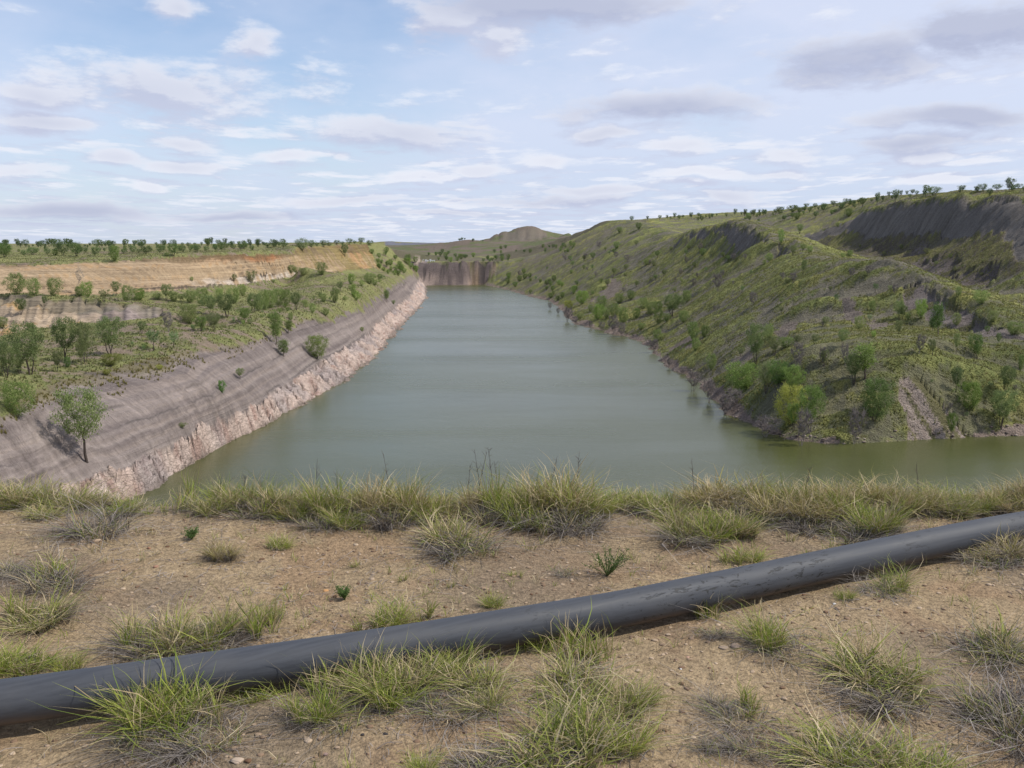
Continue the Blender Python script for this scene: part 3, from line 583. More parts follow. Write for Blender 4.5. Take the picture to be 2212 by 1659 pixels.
class TubeB:
    def __init__(s, n=5): s.V = []; s.F = []; s.C = []; s.n = n
    def add(s, pts, rad, col):
        pts = np.asarray(pts, float); n = s.n; base = len(s.V)
        for i, p in enumerate(pts):
            t = pts[min(i+1, len(pts)-1)]-pts[max(i-1, 0)]; t /= np.linalg.norm(t)+1e-9
            a = np.cross(t, (0.3, 1, 0.1)); a /= np.linalg.norm(a)+1e-9; b = np.cross(t, a)
            for k in range(n):
                w = 2*pi*k/n; s.V.append(p+rad[i]*(cos(w)*a+sin(w)*b)); s.C.append(col)
        for i in range(len(pts)-1):
            for k in range(n):
                q = base+i*n; s.F.append((q+k, q+(k+1) % n, q+n+(k+1) % n, q+n+k))
    def build(s, name, mat, parent): return mesh_obj(name, s.V, s.F, mat, parent, np.array(s.C), smooth=True)

def leaves(centers, radii, per, size, droop, cols, r, elong=2.6):
    """many small leaf blades, in clumps"""
    cs = np.repeat(np.asarray(centers), per, 0); rd = np.repeat(np.asarray(radii), per)
    n = len(cs); d = r.normal(size=(n, 3)); d /= np.linalg.norm(d, axis=1)[:, None]
    p = cs+r.normal(size=(n, 3))*(rd*.55)[:, None]*np.array([1, 1, .85]); p[:, 2] = np.maximum(p[:, 2]-r.random(n)*rd*.5, .01)
    L = r.normal(size=(n, 3)); L[:, 2] -= droop; L /= np.linalg.norm(L, axis=1)[:, None]
    S = np.cross(L, r.normal(size=(n, 3))); S /= np.linalg.norm(S, axis=1)[:, None]+1e-9
    sz = size*(.6+.8*r.random(n))[:, None]; L = L*sz; S = S*sz/elong
    V_ = np.stack([p-L*.5, p+S*.5, p+L*.5, p-S*.5], 1).reshape(-1, 3)
    q = np.arange(4*n).reshape(n, 4)
    t = np.repeat(r.random(len(centers)), per)*.5+r.random(n)*.5
    c = lerp(A(*cols[0]), A(*cols[1]), t); c = np.repeat(c, 4, 0)
    return V_, q, c

def make_tree(kind, seed):
    r = np.random.default_rng(seed); T = TubeB(5)
    K = dict(airy=dict(n=60, th=.32, rx=.40, z0=.36, z1=.97, cr=.080, per=95, ls=.034, droop=.9, stems=3, col=((.070,.095,.036), (.130,.158,.062)), bark=(.070,.055,.048)),
             bush=dict(n=70, th=.08, rx=.47, z0=.10, z1=.95, cr=.100, per=105, ls=.036, droop=.5, stems=5, col=((.082,.112,.034), (.155,.188,.066)), bark=(.080,.065,.055)),
             dense=dict(n=46, th=.16, rx=.44, z0=.26, z1=.93, cr=.125, per=80, ls=.044, droop=.4, stems=3, col=((.050,.076,.030), (.098,.132,.050)), bark=(.06,.05,.045)),
             lone=dict(n=46, th=.36, rx=.36, z0=.42, z1=.98, cr=.080, per=130, ls=.029, droop=1.2, stems=1, col=((.070,.095,.040), (.13,.16,.072)), bark=(.075,.06,.052)),
             sky=dict(n=28, th=.34, rx=.32, z0=.34, z1=.97, cr=.085, per=55, ls=.060, droop=.4, stems=1, col=((.062,.084,.044), (.110,.135,.068)), bark=(.10,.085,.075)),
             sapling=dict(n=13, th=.42, rx=.26, z0=.48, z1=.95, cr=.11, per=60, ls=.060, droop=.7, stems=1, col=((.075,.115,.045), (.13,.175,.075)), bark=(.07,.055,.048)),
             gum=dict(n=16, th=.30, rx=.19, z0=.30, z1=.97, cr=.12, per=120, ls=.050, droop=.9, stems=1, col=((.060,.085,.028), (.115,.150,.045)), bark=(.12,.095,.08)),
             bare=dict(n=34, th=.25, rx=.40, z0=.25, z1=.98, cr=0, per=0, ls=0, droop=0, stems=4, col=None, bark=(.20,.175,.165)),
             dead=dict(n=20, th=.42, rx=.24, z0=.50, z1=1.0, cr=0, per=0, ls=0, droop=0, stems=2, col=None, bark=(.36,.31,.26)),
             shrub=dict(n=24, th=.05, rx=.55, z0=.15, z1=.9, cr=.17, per=55, ls=.085, droop=.3, stems=5, col=((.085,.105,.040), (.15,.17,.070)), bark=(.11,.09,.075)))[kind]
    nst = K['stems']; stems = []
    for s in range(nst):
        a = 2*pi*(s+r.random()*.6)/nst; sp = (.02 if nst == 1 else .05+.10*r.random())
        top = np.array([cos(a)*sp, sin(a)*sp, K['th']*(.85+.3*r.random())]) if K['th'] > .2 else np.array([cos(a)*.10, sin(a)*.10, K['th']+.06])
        b0 = np.array([cos(a)*.012*nst/2, sin(a)*.012*nst/2, -.03])
        mid = (b0+top)/2+np.array([r.normal()*.02, r.normal()*.02, 0])
        rr_ = .019/(nst**.35); T.add([b0, mid, top], [rr_*1.25, rr_, rr_*.8], K['bark']); stems.append((top, rr_*.8))
    cen = []; rad = []; nodes = list(stems); order = []
    for i in sorted(range(K['n']), key=lambda q: (q*7) % 3*K['n']+q):
        t = (i+.5)/K['n']; a = i*2.399+r.random()*.8; zz = K['z0']+(K['z1']-K['z0'])*(t**.85)*(.93+.1*r.random())
        prof = math.sin(pi*min(1, max(.0, .16+.80*(1-t))))**.7 if kind not in ('sky',) else (.45+.55*t)*(1 if t < .85 else .7)
        rad_ = K['rx']*prof*(.25+.75*r.random()**.6)*(1+.28*cos(a-seed))
        c = np.array([cos(a)*rad_, sin(a)*rad_, min(zz, K['z1']-.02)])
        near = min(nodes, key=lambda q: np.linalg.norm(q[0]-c)+(.25 if q[0][2] > c[2]+.03 else 0)); st, sr = near
        k = c-st; m1 = st+k*.35+np.array([0, 0, -.02])+r.normal(size=3)*.012; m2 = st+k*.7+r.normal(size=3)*.014
        T.add([st, m1, m2, c], [sr*.75, sr*.62, sr*.5, sr*.35], K['bark']); nodes += [(m2, sr*.55), (c, sr*.5)]
        cen.append(c); rad.append(K['cr']*(.6+.75*r.random()))
        if kind in ('bare', 'dead'):
            for j in range(16 if kind == 'bare' else 6):
                e = c+np.array([r.normal()*.09, r.normal()*.09, abs(r.normal())*.08]); s0 = m1+(c-m1)*r.random()
                T.add([s0, (s0+e)/2+r.normal(size=3)*.012, e], [.0055, .0042, .0026], K['bark'])
        else:
            for j in range(2):
                e = c+np.array([r.normal()*.06, r.normal()*.06, r.normal()*.05]); T.add([m2, e], [sr*.2, sr*.05], K['bark'])
    names = dict(lone='spreading_tree', airy='spreading_tree', bush='bush', dense='dense_tree', sky='gum_tree', sapling='young_tree', gum='gum_tree', bare='bare_shrub', dead='dead_tree', shrub='low_shrub')
    o = empty(names[kind]); 
    tr = T.build('trunk' if kind not in ('bare', 'shrub', 'bush') else 'branches', MBARK, o)
    if K['per']:
        Vv, Fq, Cc = leaves(cen, rad, K['per'], K['ls'], K['droop'], K['col'], r)
        mesh_obj('crown', Vv, Fq, MLEAF, o, Cc)
    return o
KINDS = dict(lone=1, airy=4, bush=4, dense=2, sky=3, sapling=2, gum=1, bare=3, dead=1, shrub=2)
PROTO = {k: [make_tree(k, 100+17*i+hash(k) % 1 + sum(map(ord, k))) for i in range(n)] for k, n in KINDS.items()}
RAT = dict(lone=.74, airy=.78, bush=1.0, dense=.95, sky=.62, sapling=.62, gum=.48, bare=.85, dead=.5, shrub=1.25)
USED = set()
def place(proto, loc, sc, rz, tint=(1, 1, 1)):
    if proto.name in USED:
        o = proto.copy(); COL.objects.link(o)
        for k in ('label', 'category', 'group'):
            if k in o: del o[k]
        ch = [c.copy() for c in proto.children]
        for c in ch: COL.objects.link(c); c.parent = o
    else: o = proto; USED.add(proto.name)
    o.location = loc; o.scale = sc; o.rotation_euler = (random.uniform(-.05, .05), random.uniform(-.05, .05), rz)
    for c in o.children:
        if c.name.startswith('crown') or c.name.startswith('blades'): c.color = (*tint, 1)
    return o
TREES = []
def tree(kind, px, py, h, w=None, tint=(1, 1, 1), y0=60, reg=None, label=None, ymax=3000):
    x, y, z = hit(px, py, y0, ymax)
    dp = y*cos(PITCH)-(z-HC)*sin(PITCH); H = h*dp/FOC*1.05; Wd = (w*dp/FOC if w else H*RAT[kind])
    pr = random.choice(PROTO[kind]); s = Wd/RAT[kind]
    j = random.uniform(.88, 1.12); tint = tuple(t*j for t in tint)
    o = place(pr, (x, y, max(z, 0)-.03*H if z > -2.5 else z), (s, s, H), random.uniform(0, 6.28), tint)
    TREES.append((o, kind, px, py, reg, label, H)); return o
YG = (1.35, 1.12, .8); PALE = (1.2, 1.15, 1.15); DK = (.75, .8, .75); BR = (1.0, 1.12, .8); GR = (1.05, .95, 1.05)
# kind, base x, base y, height, width (pixels of the 2212-wide view), tint
L = lambda reg, rows: [tree(r[0], r[1], r[2], r[3], r[4] if len(r) > 4 else None, r[5] if len(r) > 5 else (1, 1, 1), reg=reg, label=r[6] if len(r) > 6 else None) for r in rows]
L('slope_l', [('lone',189,1001,160,116,(1,.97,.82),'tall leaning tree alone on the grey slope at left, its shadow on the shale'),
 ('bush',479,850,27,20,(.6,1.05,.5),'small vivid green bush alone in the middle of the grey slope'),
 ('airy',519,820,24,18,PALE,'thin pale bush just above and right of the vivid green bush on the grey slope'),
 ('gum',595,745,72,28,(1,1,1),'tall narrow bright green gum tree at the bench edge above the grey slope'),
 ('gum',614,772,38,26,(1,1,1),'small sparse gum tree lowest on the grey slope under the tall narrow gum'),
 ('gum',624,722,30,18,(1,1,1),'short gum tree close behind the tall narrow gum at the bench edge'),
 ('bush',683,775,50,56,(.9,.9,.75),'big rounded bush on the grey slope just above the pink rock'),
 ('gum',835,653,26,13,(1,1,1),'narrow dark gum tree far along the grey slope above the pink rock'),
 ('bush',850,658,9,10,DK,'tiny bush at the foot of the narrow dark gum far along the grey slope'),
 ('bush',35,900,78,78,(.9,.95,.8),'large grassy-green bush at the left edge of the bench, hanging over the grey slope'),
 ('shrub',393,925,12,22,(1,1,1),'low pale shrub low on the grey slope just above the pink rock'),
 ('bush',782,716,10,11,PALE,'tiny pale bush above the pink rock midway along the slope')])
L('bench', [('airy',16,815,78,50),('airy',66,809,112,78),('airy',42,810,42,24),('airy',124,803,46,26,GR),('airy',140,783,96,58),('airy',185,785,88,40,GR),('airy',176,788,60,22,GR),
 ('airy',240,768,84,60),('bush',240,791,26,48,(1,.85,.7)),('sapling',331,759,46,30),('sapling',377,753,36,24),('sapling',311,760,14,8),('bush',147,795,24,18,(.8,1,.9)),
 ('bare',365,718,42,26),('airy',307,722,28,20),('airy',435,716,32,30,BR),('airy',462,714,38,32,GR),('bush',410,700,44,48,GR),('airy',455,680,42,34),('airy',490,686,50,44),
 ('airy',529,697,32,28,BR),('airy',547,676,42,32),('sapling',417,718,16,10),('sapling',505,700,14,9),('bush',5,712,26,24),('bush',345,800,10,18,YG),
 ('bush',558,672,32,24),('bush',572,670,46,26),('bush',585,666,40,28),('bush',603,662,40,32),('bush',618,662,36,24),('airy',640,671,38,24),('bush',628,692,17,14),
 ('bush',675,677,22,18),('bush',700,653,18,18),('bush',723,655,34,22),('bush',758,614,24,18,BR),('bush',763,640,27,14,BR),('bush',770,649,18,22,BR),('airy',735,629,20,14),('bush',798,614,25,28),
 ('bush',703,684,16,20),('bush',745,650,9,12),('bush',820,603,11,14),('bush',660,660,12,14,PALE),('bush',540,700,12,14),('bush',820,610,7,9),('bush',230,812,12,22,YG),('bush',860,596,10,12)])
L('hollow', [('bush',37,636,46,48),('bush',75,638,38,38),('bush',115,640,40,36),('airy',96,662,22,12,DK),('airy',45,682,36,26),('bush',172,640,22,28,DK),('bush',190,643,34,32,BR),
 ('dead',172,634,52,18,(1,1,1),'pale bare dead tree standing in front of the sandy cliff'),('airy',250,640,32,20,PALE),('bush',272,652,37,26),('bush',302,650,26,34,BR),('shrub',225,645,20,34,GR),
 ('airy',360,650,36,26,PALE),('bush',410,655,27,30),('bush',440,660,38,36),('bush',507,655,34,34),('bush',375,652,20,24),('bush',475,650,28,22),('bush',340,648,14,22),('airy',392,652,16,16,PALE),('bush',525,640,26,20),
 ('bush',628,592,18,18,DK),('bush',695,594,28,27),('airy',745,556,27,16),('bush',640,590,13,26,GR),('bush',415,609,9,9),('shrub',543,610,26,30,GR),('airy',506,610,18,12,GR),('bush',655,598,16,20,GR),('bush',590,612,9,12)])
L('plateau', [('dense',10,556,30,44,BR),('dense',137,552,31,36),('dense',165,554,31,32),('dense',205,553,19,20),('dense',125,536,20,24),('dense',70,551,17,26),('dense',52,553,13,18),('dense',102,550,13,15),('bush',120,552,13,18),
 ('dense',242,549,19,20),('bush',248,564,35,25,(.85,.95,.8),'bright tree on the very edge of the sandy cliff, left of the orange bank'),('dense',267,548,10,15),('dense',287,547,17,18),('dense',315,549,16,28,DK),('dense',345,547,20,20),('airy',375,554,27,26,(.8,.9,.8)),('bush',360,554,8,12),
 ('dense',395,545,16,18),('dense',425,544,16,24),('dense',485,539,16,22),('dense',527,537,15,26),('dense',545,543,12,12),('dense',578,536,12,18),('dense',593,535,9,14,DK),('dense',613,534,12,20),
 ('dense',653,545,28,30),('dense',673,534,15,18),('dense',700,535,15,22),('dense',728,530,10,16),('dense',755,528,13,16),('dense',780,528,13,16),('dense',798,530,11,18),('dense',740,530,8,10),('dense',766,528,8,9),('dense',685,533,10,12),('dense',712,533,9,12),('dense',445,543,11,14),('dense',465,541,10,14),('dense',505,538,9,14),('dense',185,546,12,16),('dense',300,546,9,12)])
L('tip', [('gum',1869,818,74,52,(1,1,.9),'dense bright green tree standing on the brow above the near point'),('airy',1843,838,66,40,(1,1,1),'airy tree just left of and below the dense bright tree on the brow'),
 ('bush',1888,905,92,80,(.8,.92,.85),'big soft green tree above the bare bank of the near point'),('airy',1750,935,104,58,BR),('bush',1709,918,90,78,YG,'yellow-green rounded tree over the near point, yellowest of its clump'),('airy',1714,932,62,30,BR),
 ('bush',1605,846,64,84,(.9,1,.8)),('airy',1655,852,66,34,GR),('bush',1682,836,52,56,(.8,1,.8)),('bush',1715,842,50,56,(.9,1,.8)),('airy',1630,790,90,42),('airy',1672,771,44,30,GR),('bush',1662,735,32,24),('bush',1695,752,24,36,DK),
 ('bush',1497,737,40,30,DK),('bush',1522,730,28,20,DK),('bush',1537,800,36,28),('bush',1502,757,28,22),('bush',1420,737,26,24),('airy',1780,795,36,18,GR),('airy',1820,755,38,22),('airy',1600,770,20,18,GR),
 ('airy',2064,850,54,24,(.9,.95,1)),('bush',2096,884,62,58,BR),('airy',2171,852,62,34),('airy',2163,925,82,56),('airy',2053,955,58,22,BR),('dense',2110,775,56,32,BR),
 ('airy',2066,765,42,14,PALE),('airy',2014,769,36,18,GR),('airy',1941,728,36,16,GR),('airy',1943,692,42,22),('airy',1950,691,30,18),('bush',1990,692,40,30,BR),
 ('gum',2026,723,68,28,(.55,.65,.6),'tall dark clumpy tree with a bare trunk on the grassy flat'),('gum',2015,716,30,16,(.5,.6,.6)),('bush',1884,672,22,18),('bush',2066,704,28,22,GR),('bush',2119,658,30,38),('bush',2071,640,20,16),
 ('bush',2189,723,28,40),('bush',2144,699,25,26,GR),('airy',2133,722,18,12,DK),('airy',2156,749,27,10,DK),('bush',2204,800,34,14,DK),('bush',1856,712,28,26,GR),('bush',1962,690,13,12),('bush',1888,728,14,12,BR),('airy',1722,745,20,16,GR),('airy',1760,745,22,18,GR)])
L('mid_shore', [('airy',1453,685,48,46),('bush',1423,699,32,24),('bush',1346,698,36,28),('bush',1291,692,34,32,BR),('bush',1301,668,30,26,DK),('bush',1258,657,30,32,BR),('bush',1228,670,20,22,YG),('bush',1406,680,28,30),
 ('bush',1483,653,26,24),('bush',1363,648,20,20,DK),('bush',1476,698,26,28),('bush',1338,656,22,22),('bush',1328,684,28,28),('bush',1391,668,24,22),('bush',1375,690,22,20,DK),('bush',1440,704,18,20,DK),('bush',1310,688,22,22),('bush',1422,672,22,26,DK),('bush',1252,690,13,20,GR),('bush',1385,715,14,18),('bush',1465,660,20,20,DK),('bush',1275,672,14,14)])
L('drowned', [('bare',1655,958,42,60,(1,1,1),'wide tangle of grey bare branches standing in the water at the point'),('bare',1730,978,76,44,(1,1,1),'grey bare shrub in the water in front of the yellow-green tree'),('bare',1844,964,74,40,(1,1,1),'bare leafless tree at the waterline below the soft green tree'),
 ('bare',1497,860,44,34),('bare',1531,880,48,26),('bare',1567,900,44,40),('bare',1580,880,40,50),('bare',1412,762,28,26),('bare',1326,723,36,28),('bare',1343,731,28,26),('bare',1226,700,30,22),('bare',1188,680,15,10),('bare',1206,684,14,10),
 ('bare',1725,802,56,30),('bare',1779,792,40,18),('bare',1985,767,40,22),('bare',1243,702,18,16),('bare',1550,630,36,26),('bare',1626,665,28,22),('bare',1825,795,44,18),('bare',1445,793,20,14),('bare',1475,812,16,22),('bare',1276,712,16,12),('bare',1300,716,18,18)])
L('ridge', [('sky',1999,429,28,15),('dense',2017,422,19,32),('sky',1934,439,26,20),('sky',1894,444,27,13),('airy',1863,449,20,16),('sky',1971,419,11,12),('sky',2079,414,13,18),('dense',2124,415,17,24),('dense',2154,405,13,24),('sky',2179,418,30,22),
 ('dense',2137,425,17,16,DK),('dense',2199,405,10,18),('dense',1762,470,13,13,DK),('dense',1779,457,18,16),('airy',1713,465,20,22),('sky',1741,452,11,12),('bush',1722,475,14,17),('bush',1834,470,18,20),('airy',1727,505,21,17),('bush',1687,525,29,17,(.9,1,.9)),
 ('bush',1380,500,15,16,DK),('bush',1338,505,13,15),('dense',1820,449,12,18),('dense',1835,446,10,14),('sky',1800,447,12,16),('bush',1810,490,10,10,GR),('bush',1835,556,14,15,DK),('airy',1735,592,30,14),('airy',1713,555,22,16,GR),('bush',1662,565,17,20),('bush',1735,540,12,16),('bush',1750,545,14,16),('bush',1820,556,10,12)])
# random smaller ones, kept apart by region
def scatter(reg, poly, n, kinds, h0, h1, tints, seed, ymax=3000, y0=60):
    r = random.Random(seed); xs = [p[0] for p in poly]; ys = [p[1] for p in poly]; k = 0; g = 0
    while k < n and g < 4000:
        g += 1; a = r.uniform(min(xs), max(xs)); b = r.uniform(min(ys), max(ys))
        if not inpoly(np.array([a]), np.array([b]), poly)[0]: continue
        x, y, z = hit(a, b, y0, ymax)
        if z < .3: continue
        k += 1; tree(r.choice(kinds), a, b, r.uniform(h0, h1), None, r.choice(tints), reg=reg, ymax=ymax, y0=y0)
scatter('far_line', [(0,531),(330,531),(620,530),(620,534),(330,536),(0,537)], 105, ['sky', 'sky', 'dense', 'airy'], 5, 18, [(.85,.9,.9), (.75,.8,.85)], 1)
scatter('gully_bush', [(800,552),(830,545),(880,560),(905,578),(905,592),(840,600),(815,590)], 30, ['bush', 'bush', 'airy'], 8, 15, [(.8,.95,.75), BR], 2)
scatter('far_flat', [(895,545),(930,540),(990,555),(1110,556),(1130,566),(1040,568),(930,566),(912,556)], 30, ['bush', 'dense'], 6, 12, [(.9,1,.8), DK], 3)
scatter('far_flat', [(1060,540),(1240,530),(1240,545),(1060,548)], 24, ['dense', 'bush'], 5, 9, [DK, (.8,.9,.8)], 4)
scatter('mound_top', [(985,515),(1045,520),(1045,525),(985,521)], 9, ['dense'], 4, 7, [DK], 5)
scatter('sky_row', [(1300,478),(1500,470),(1660,463),(1800,447),(1950,424),(2212,410),(2212,414),(1950,430),(1800,453),(1660,468),(1500,475),(1300,480)], 62, ['sky', 'dense', 'sky', 'airy'], 6, 15, [DK, (.85,.9,.9)], 6)
scatter('face_shrub', [(1110,600),(1250,530),(1420,520),(1600,560),(1720,570),(1640,680),(1500,670),(1350,640),(1200,650),(1130,630)], 70, ['airy', 'bare', 'sapling', 'bush', 'airy'], 7, 16, [GR, (.8,.85,.8), (1, .95, .85)], 7)
scatter('face_low', [(1080,612),(1130,585),(1300,640),(1260,650),(1210,655),(1130,632)], 26, ['bush'], 7, 13, [(.8,.9,.75), DK], 8)
scatter('slope_r', [(1700,600),(1900,580),(1960,680),(1800,720),(1650,700)], 16, ['airy', 'bare', 'sapling'], 9, 22, [GR, (.85,.9,.85)], 9)
scatter('slope_r', [(1930,800),(2200,780),(2200,900),(2100,930),(1950,780)], 12, ['sapling', 'shrub', 'bare'], 9, 18, [GR], 10)
scatter('back_slope', [(1730,480),(1640,480),(1500,480),(1520,470),(1700,462),(1850,440),(1860,450)], 32, ['airy', 'bush', 'dense'], 6, 13, [(.8,.9,.8), GR], 11)
scatter('valley', [(1760,545),(1900,530),(2130,560),(2200,620),(2100,630),(1960,570)], 12, ['shrub', 'airy'], 7, 13, [GR], 12)
scatter('bench_low', [(270,765),(600,690),(800,625),(840,600),(700,640),(500,690),(300,735)], 34, ['bush', 'sapling', 'shrub'], 6, 13, [(1,1,1), PALE, BR], 13)
scatter('plateau_low', [(0,548),(300,545),(600,537),(600,532),(300,538),(0,540)], 34, ['dense', 'bush'], 6, 13, [DK, (1,1,1)], 14)

ORD = ['first','second','third','fourth','fifth','sixth','seventh','eighth','ninth','tenth','eleventh','twelfth','thirteenth','fourteenth','fifteenth','sixteenth','seventeenth','eighteenth','nineteenth','twentieth']
ORD += [t+'-'+o for t in ('twenty', 'thirty', 'forty', 'fifty', 'sixty', 'seventy', 'eighty', 'ninety') for o in ORD[:9]]
WHERE = dict(slope_l='on the grey slope', bench='on the grassy bench above the grey slope', hollow='in the hollow in front of the sandy cliff', plateau='on the grassy plateau above the sandy cliff',
 tip='on the near right hill', mid_shore='in the thicket along the right shore', drowned='near the right waterline', ridge='on the right ridge',
 far_line='of the grey-green row along the left horizon', gully_bush='in the bushy gully beside the end cliff', far_flat='on the far flat behind the end cliff', mound_top='on the far mound',
 sky_row='of the row on the right skyline', face_shrub='on the ribbed right slope', face_low='low beside the far right water', slope_r='on the near hill face', back_slope='on the green back slope', valley='in the eroded valley', bench_low='on the bench grass', plateau_low='on the plateau grass')
LOOK = dict(lone='airy tree', airy='airy tree', bush='round green bush', dense='dense dark tree', sky='thin gum tree', sapling='young thin tree', gum='gum tree', bare='bare grey shrub', dead='dead tree', shrub='low shrub')
CAT = dict(lone='tree', airy='tree', bush='bush', dense='tree', sky='tree', sapling='tree', gum='tree', bare='shrub', dead='tree', shrub='shrub')
from collections import defaultdict
byreg = defaultdict(list)
for t in TREES: byreg[(t[4], t[1])].append(t)
for (reg, kind), ts in byreg.items():
    ts.sort(key=lambda t: t[2]); n = 0
    many = sum(1 for t in ts if not t[5])
    for t in ts:
        o = t[0]; lb_ = t[5]
        if not lb_:
            tall = 'small' if t[6] < 2.2 else ('tall' if t[6] > 5.5 else 'mid-sized')
            lb_ = (f'the only {LOOK[kind]} {WHERE[reg]}' if many == 1 else f'{tall} {LOOK[kind]} {WHERE[reg]}, {ORD[n]} from left'); n += 1
        tag(o, lb_, CAT[kind], 'trees and bushes '+WHERE[reg].replace('of the ', 'in the '))
for k, ps in PROTO.items():                        # prototypes that were never needed
    for p_ in ps:
        if p_.name not in USED:
            for c in list(p_.children): bpy.data.objects.remove(c)
            bpy.data.objects.remove(p_)

# ------------------------------------------------------------------ tussocks and scrub cover on the hills (nobody could count them)
def cover(name, n, xr, fn, size, cols, seed):
    r = np.random.default_rng(seed); u = r.uniform(*xr[0], n); v = np.log(r.uniform(xr[1][0]**1.0, xr[1][1]**1.0, n)); y = np.exp(v); x = u*y
    i = np.clip(np.searchsorted(ug, u), 0, nc-1); j = np.clip(np.searchsorted(vg, v), 0, nr-1)
    ok = fn(i, j) & (Z[j, i] > .5); x, y = x[ok], y[ok]; i, j = i[ok], j[ok]; m = len(x); z = zt(x, y)
    K = 5; n2 = m*K; cx = np.repeat(x, K); cy = np.repeat(y, K); cz = np.repeat(z, K); s = np.repeat(size*(.5+r.random(m)*.9), K)
    a = r.random(n2)*2*pi; lean = r.random(n2)*.8; dx_ = np.cos(a)*lean; dy_ = np.sin(a)*lean
    w = s*.30; px_ = -np.sin(a)*w; py_ = np.cos(a)*w
    tip = np.stack([cx+dx_*s, cy+dy_*s, cz+s*(1-.3*lean)], -1); b1 = np.stack([cx+px_, cy+py_, cz-.08+0*s], -1); b2 = np.stack([cx-px_, cy-py_, cz-.08+0*s], -1)
    V_ = np.stack([b1, b2, tip], 1).reshape(-1, 3); F_ = np.arange(3*n2).reshape(-1, 3)
    t = np.repeat(r.random(m), K)*.7+.3*r.random(n2); c = lerp(A(*cols[0]), A(*cols[1]), t); c = lerp(c, A(*cols[2]), np.repeat(r.random(m) > .72, K)*.8)
    c = np.repeat(c, 3, 0)
    o = mesh_obj(name, V_, F_, MGRASS, None, c); return tag(o, kind='stuff'), m
bareall = m_rock | m_grey | m_wall | m_sc2 | m_s1 | m_s2 | m_far | m_bare | m_tip | md | trk
o, m = cover('hill_grass', 300000, ((.0, .56), (88, 330)), lambda i, j: (~bareall[j, i]) & (~m_rib[j, i] | (f2[j, i] > .55)) & (rib[j, i] > .12) & ((~m_ero[j, i]) | (f3[j, i] > .64)) & (f3[j, i]+f2[j, i]*.5 > .60), .165, ((.15,.162,.052), (.28,.275,.092), (.36,.32,.15)), 5)
tag(o, 'low clumps of green and straw grass covering the right hill slopes', 'grass'); print('hill tufts', m)
o, m = cover('bench_grass', 80000, ((-.56, -.06), (62, 330)), lambda i, j: (~bareall[j, i]) & (f2[j, i] > .38), .19, ((.13,.155,.055), (.24,.245,.095), (.30,.26,.14)), 6)
tag(o, 'low green grass growing over the bench and plateau', 'grass'); print('bench tufts', m)
o, m = cover('slope_grass', 40000, ((-.56, -.06), (62, 240)), lambda i, j: m_grey[j, i] & (ZB[j, i]+(f2[j, i]-.5)*3 > 7.0), .24, ((.17,.16,.055), (.27,.23,.09), (.32,.27,.13)), 8)
tag(o, 'dry brownish grass hanging over the bench edge onto the grey slope', 'grass')

# ------------------------------------------------------------------ rocks along the waterline
def rock_mesh(seed, rough=.25, flat=.6):
    import bmesh
    bm = bmesh.new(); bmesh.ops.create_icosphere(bm, subdivisions=2, radius=1); r = np.random.default_rng(seed)
    pl = r.normal(size=(9, 3)); pl /= np.linalg.norm(pl, axis=1)[:, None]; dd = .55+.35*r.random(9)
    for v in bm.verts:
        p = np.array(v.co)
        for k in range(9):
            e = p@pl[k]-dd[k]
            if e > 0: p = p-pl[k]*e
        p = p*(1+rough*.2*r.normal()); v.co = (p[0], p[1], p[2]*flat)
    V_ = np.array([v.co[:] for v in bm.verts]); F_ = np.array([[l.index for l in f.verts] for f in bm.faces]); bm.free(); return V_, F_
RK = [rock_mesh(i) for i in range(6)]
def rocks(name, pos, size, cols, seed, flatten=1.0):
    r = np.random.default_rng(seed); Vs = []; Fs = []; Cs = []; b = 0
    for (x, y, z), s in zip(pos, size):
        V_, F_ = RK[r.integers(6)]; a = r.random()*6.28; R = np.array([[cos(a), -sin(a), 0], [sin(a), cos(a), 0], [0, 0, 1]])
        q = (V_*s*np.array([1, .6+.5*r.random(), flatten*(.6+.5*r.random())]))@R.T+np.array([x, y, z]); Vs.append(q); Fs.append(F_+b); b += len(q)
        Cs.append(np.tile(lerp(A(*cols[0]), A(*cols[1]), r.random()), (len(q), 1)))
    return mesh_obj(name, np.concatenate(Vs), np.concatenate(Fs), MDRY, None, np.concatenate(Cs))
r = np.random.default_rng(4); pos = []; siz = []
sr = np.array(shoreR[8:27])
for k in range(900):
    i = r.integers(len(sr)-1); t = r.random(); p = sr[i]*(1-t)+sr[i+1]*t
    x = p[0]+r.normal()*.8+.5; y = p[1]+r.normal()*.8+.5; z = float(zt(x, y))
    if -.3 < z < 1.6: pos.append((x, y, z)); siz.append(.06+.22*r.random()**3)
tag(rocks('shore_rubble', pos, siz, ((.13,.10,.085), (.34,.28,.24)), 5), 'small broken stones along the right waterline', 'rubble', kind='stuff')

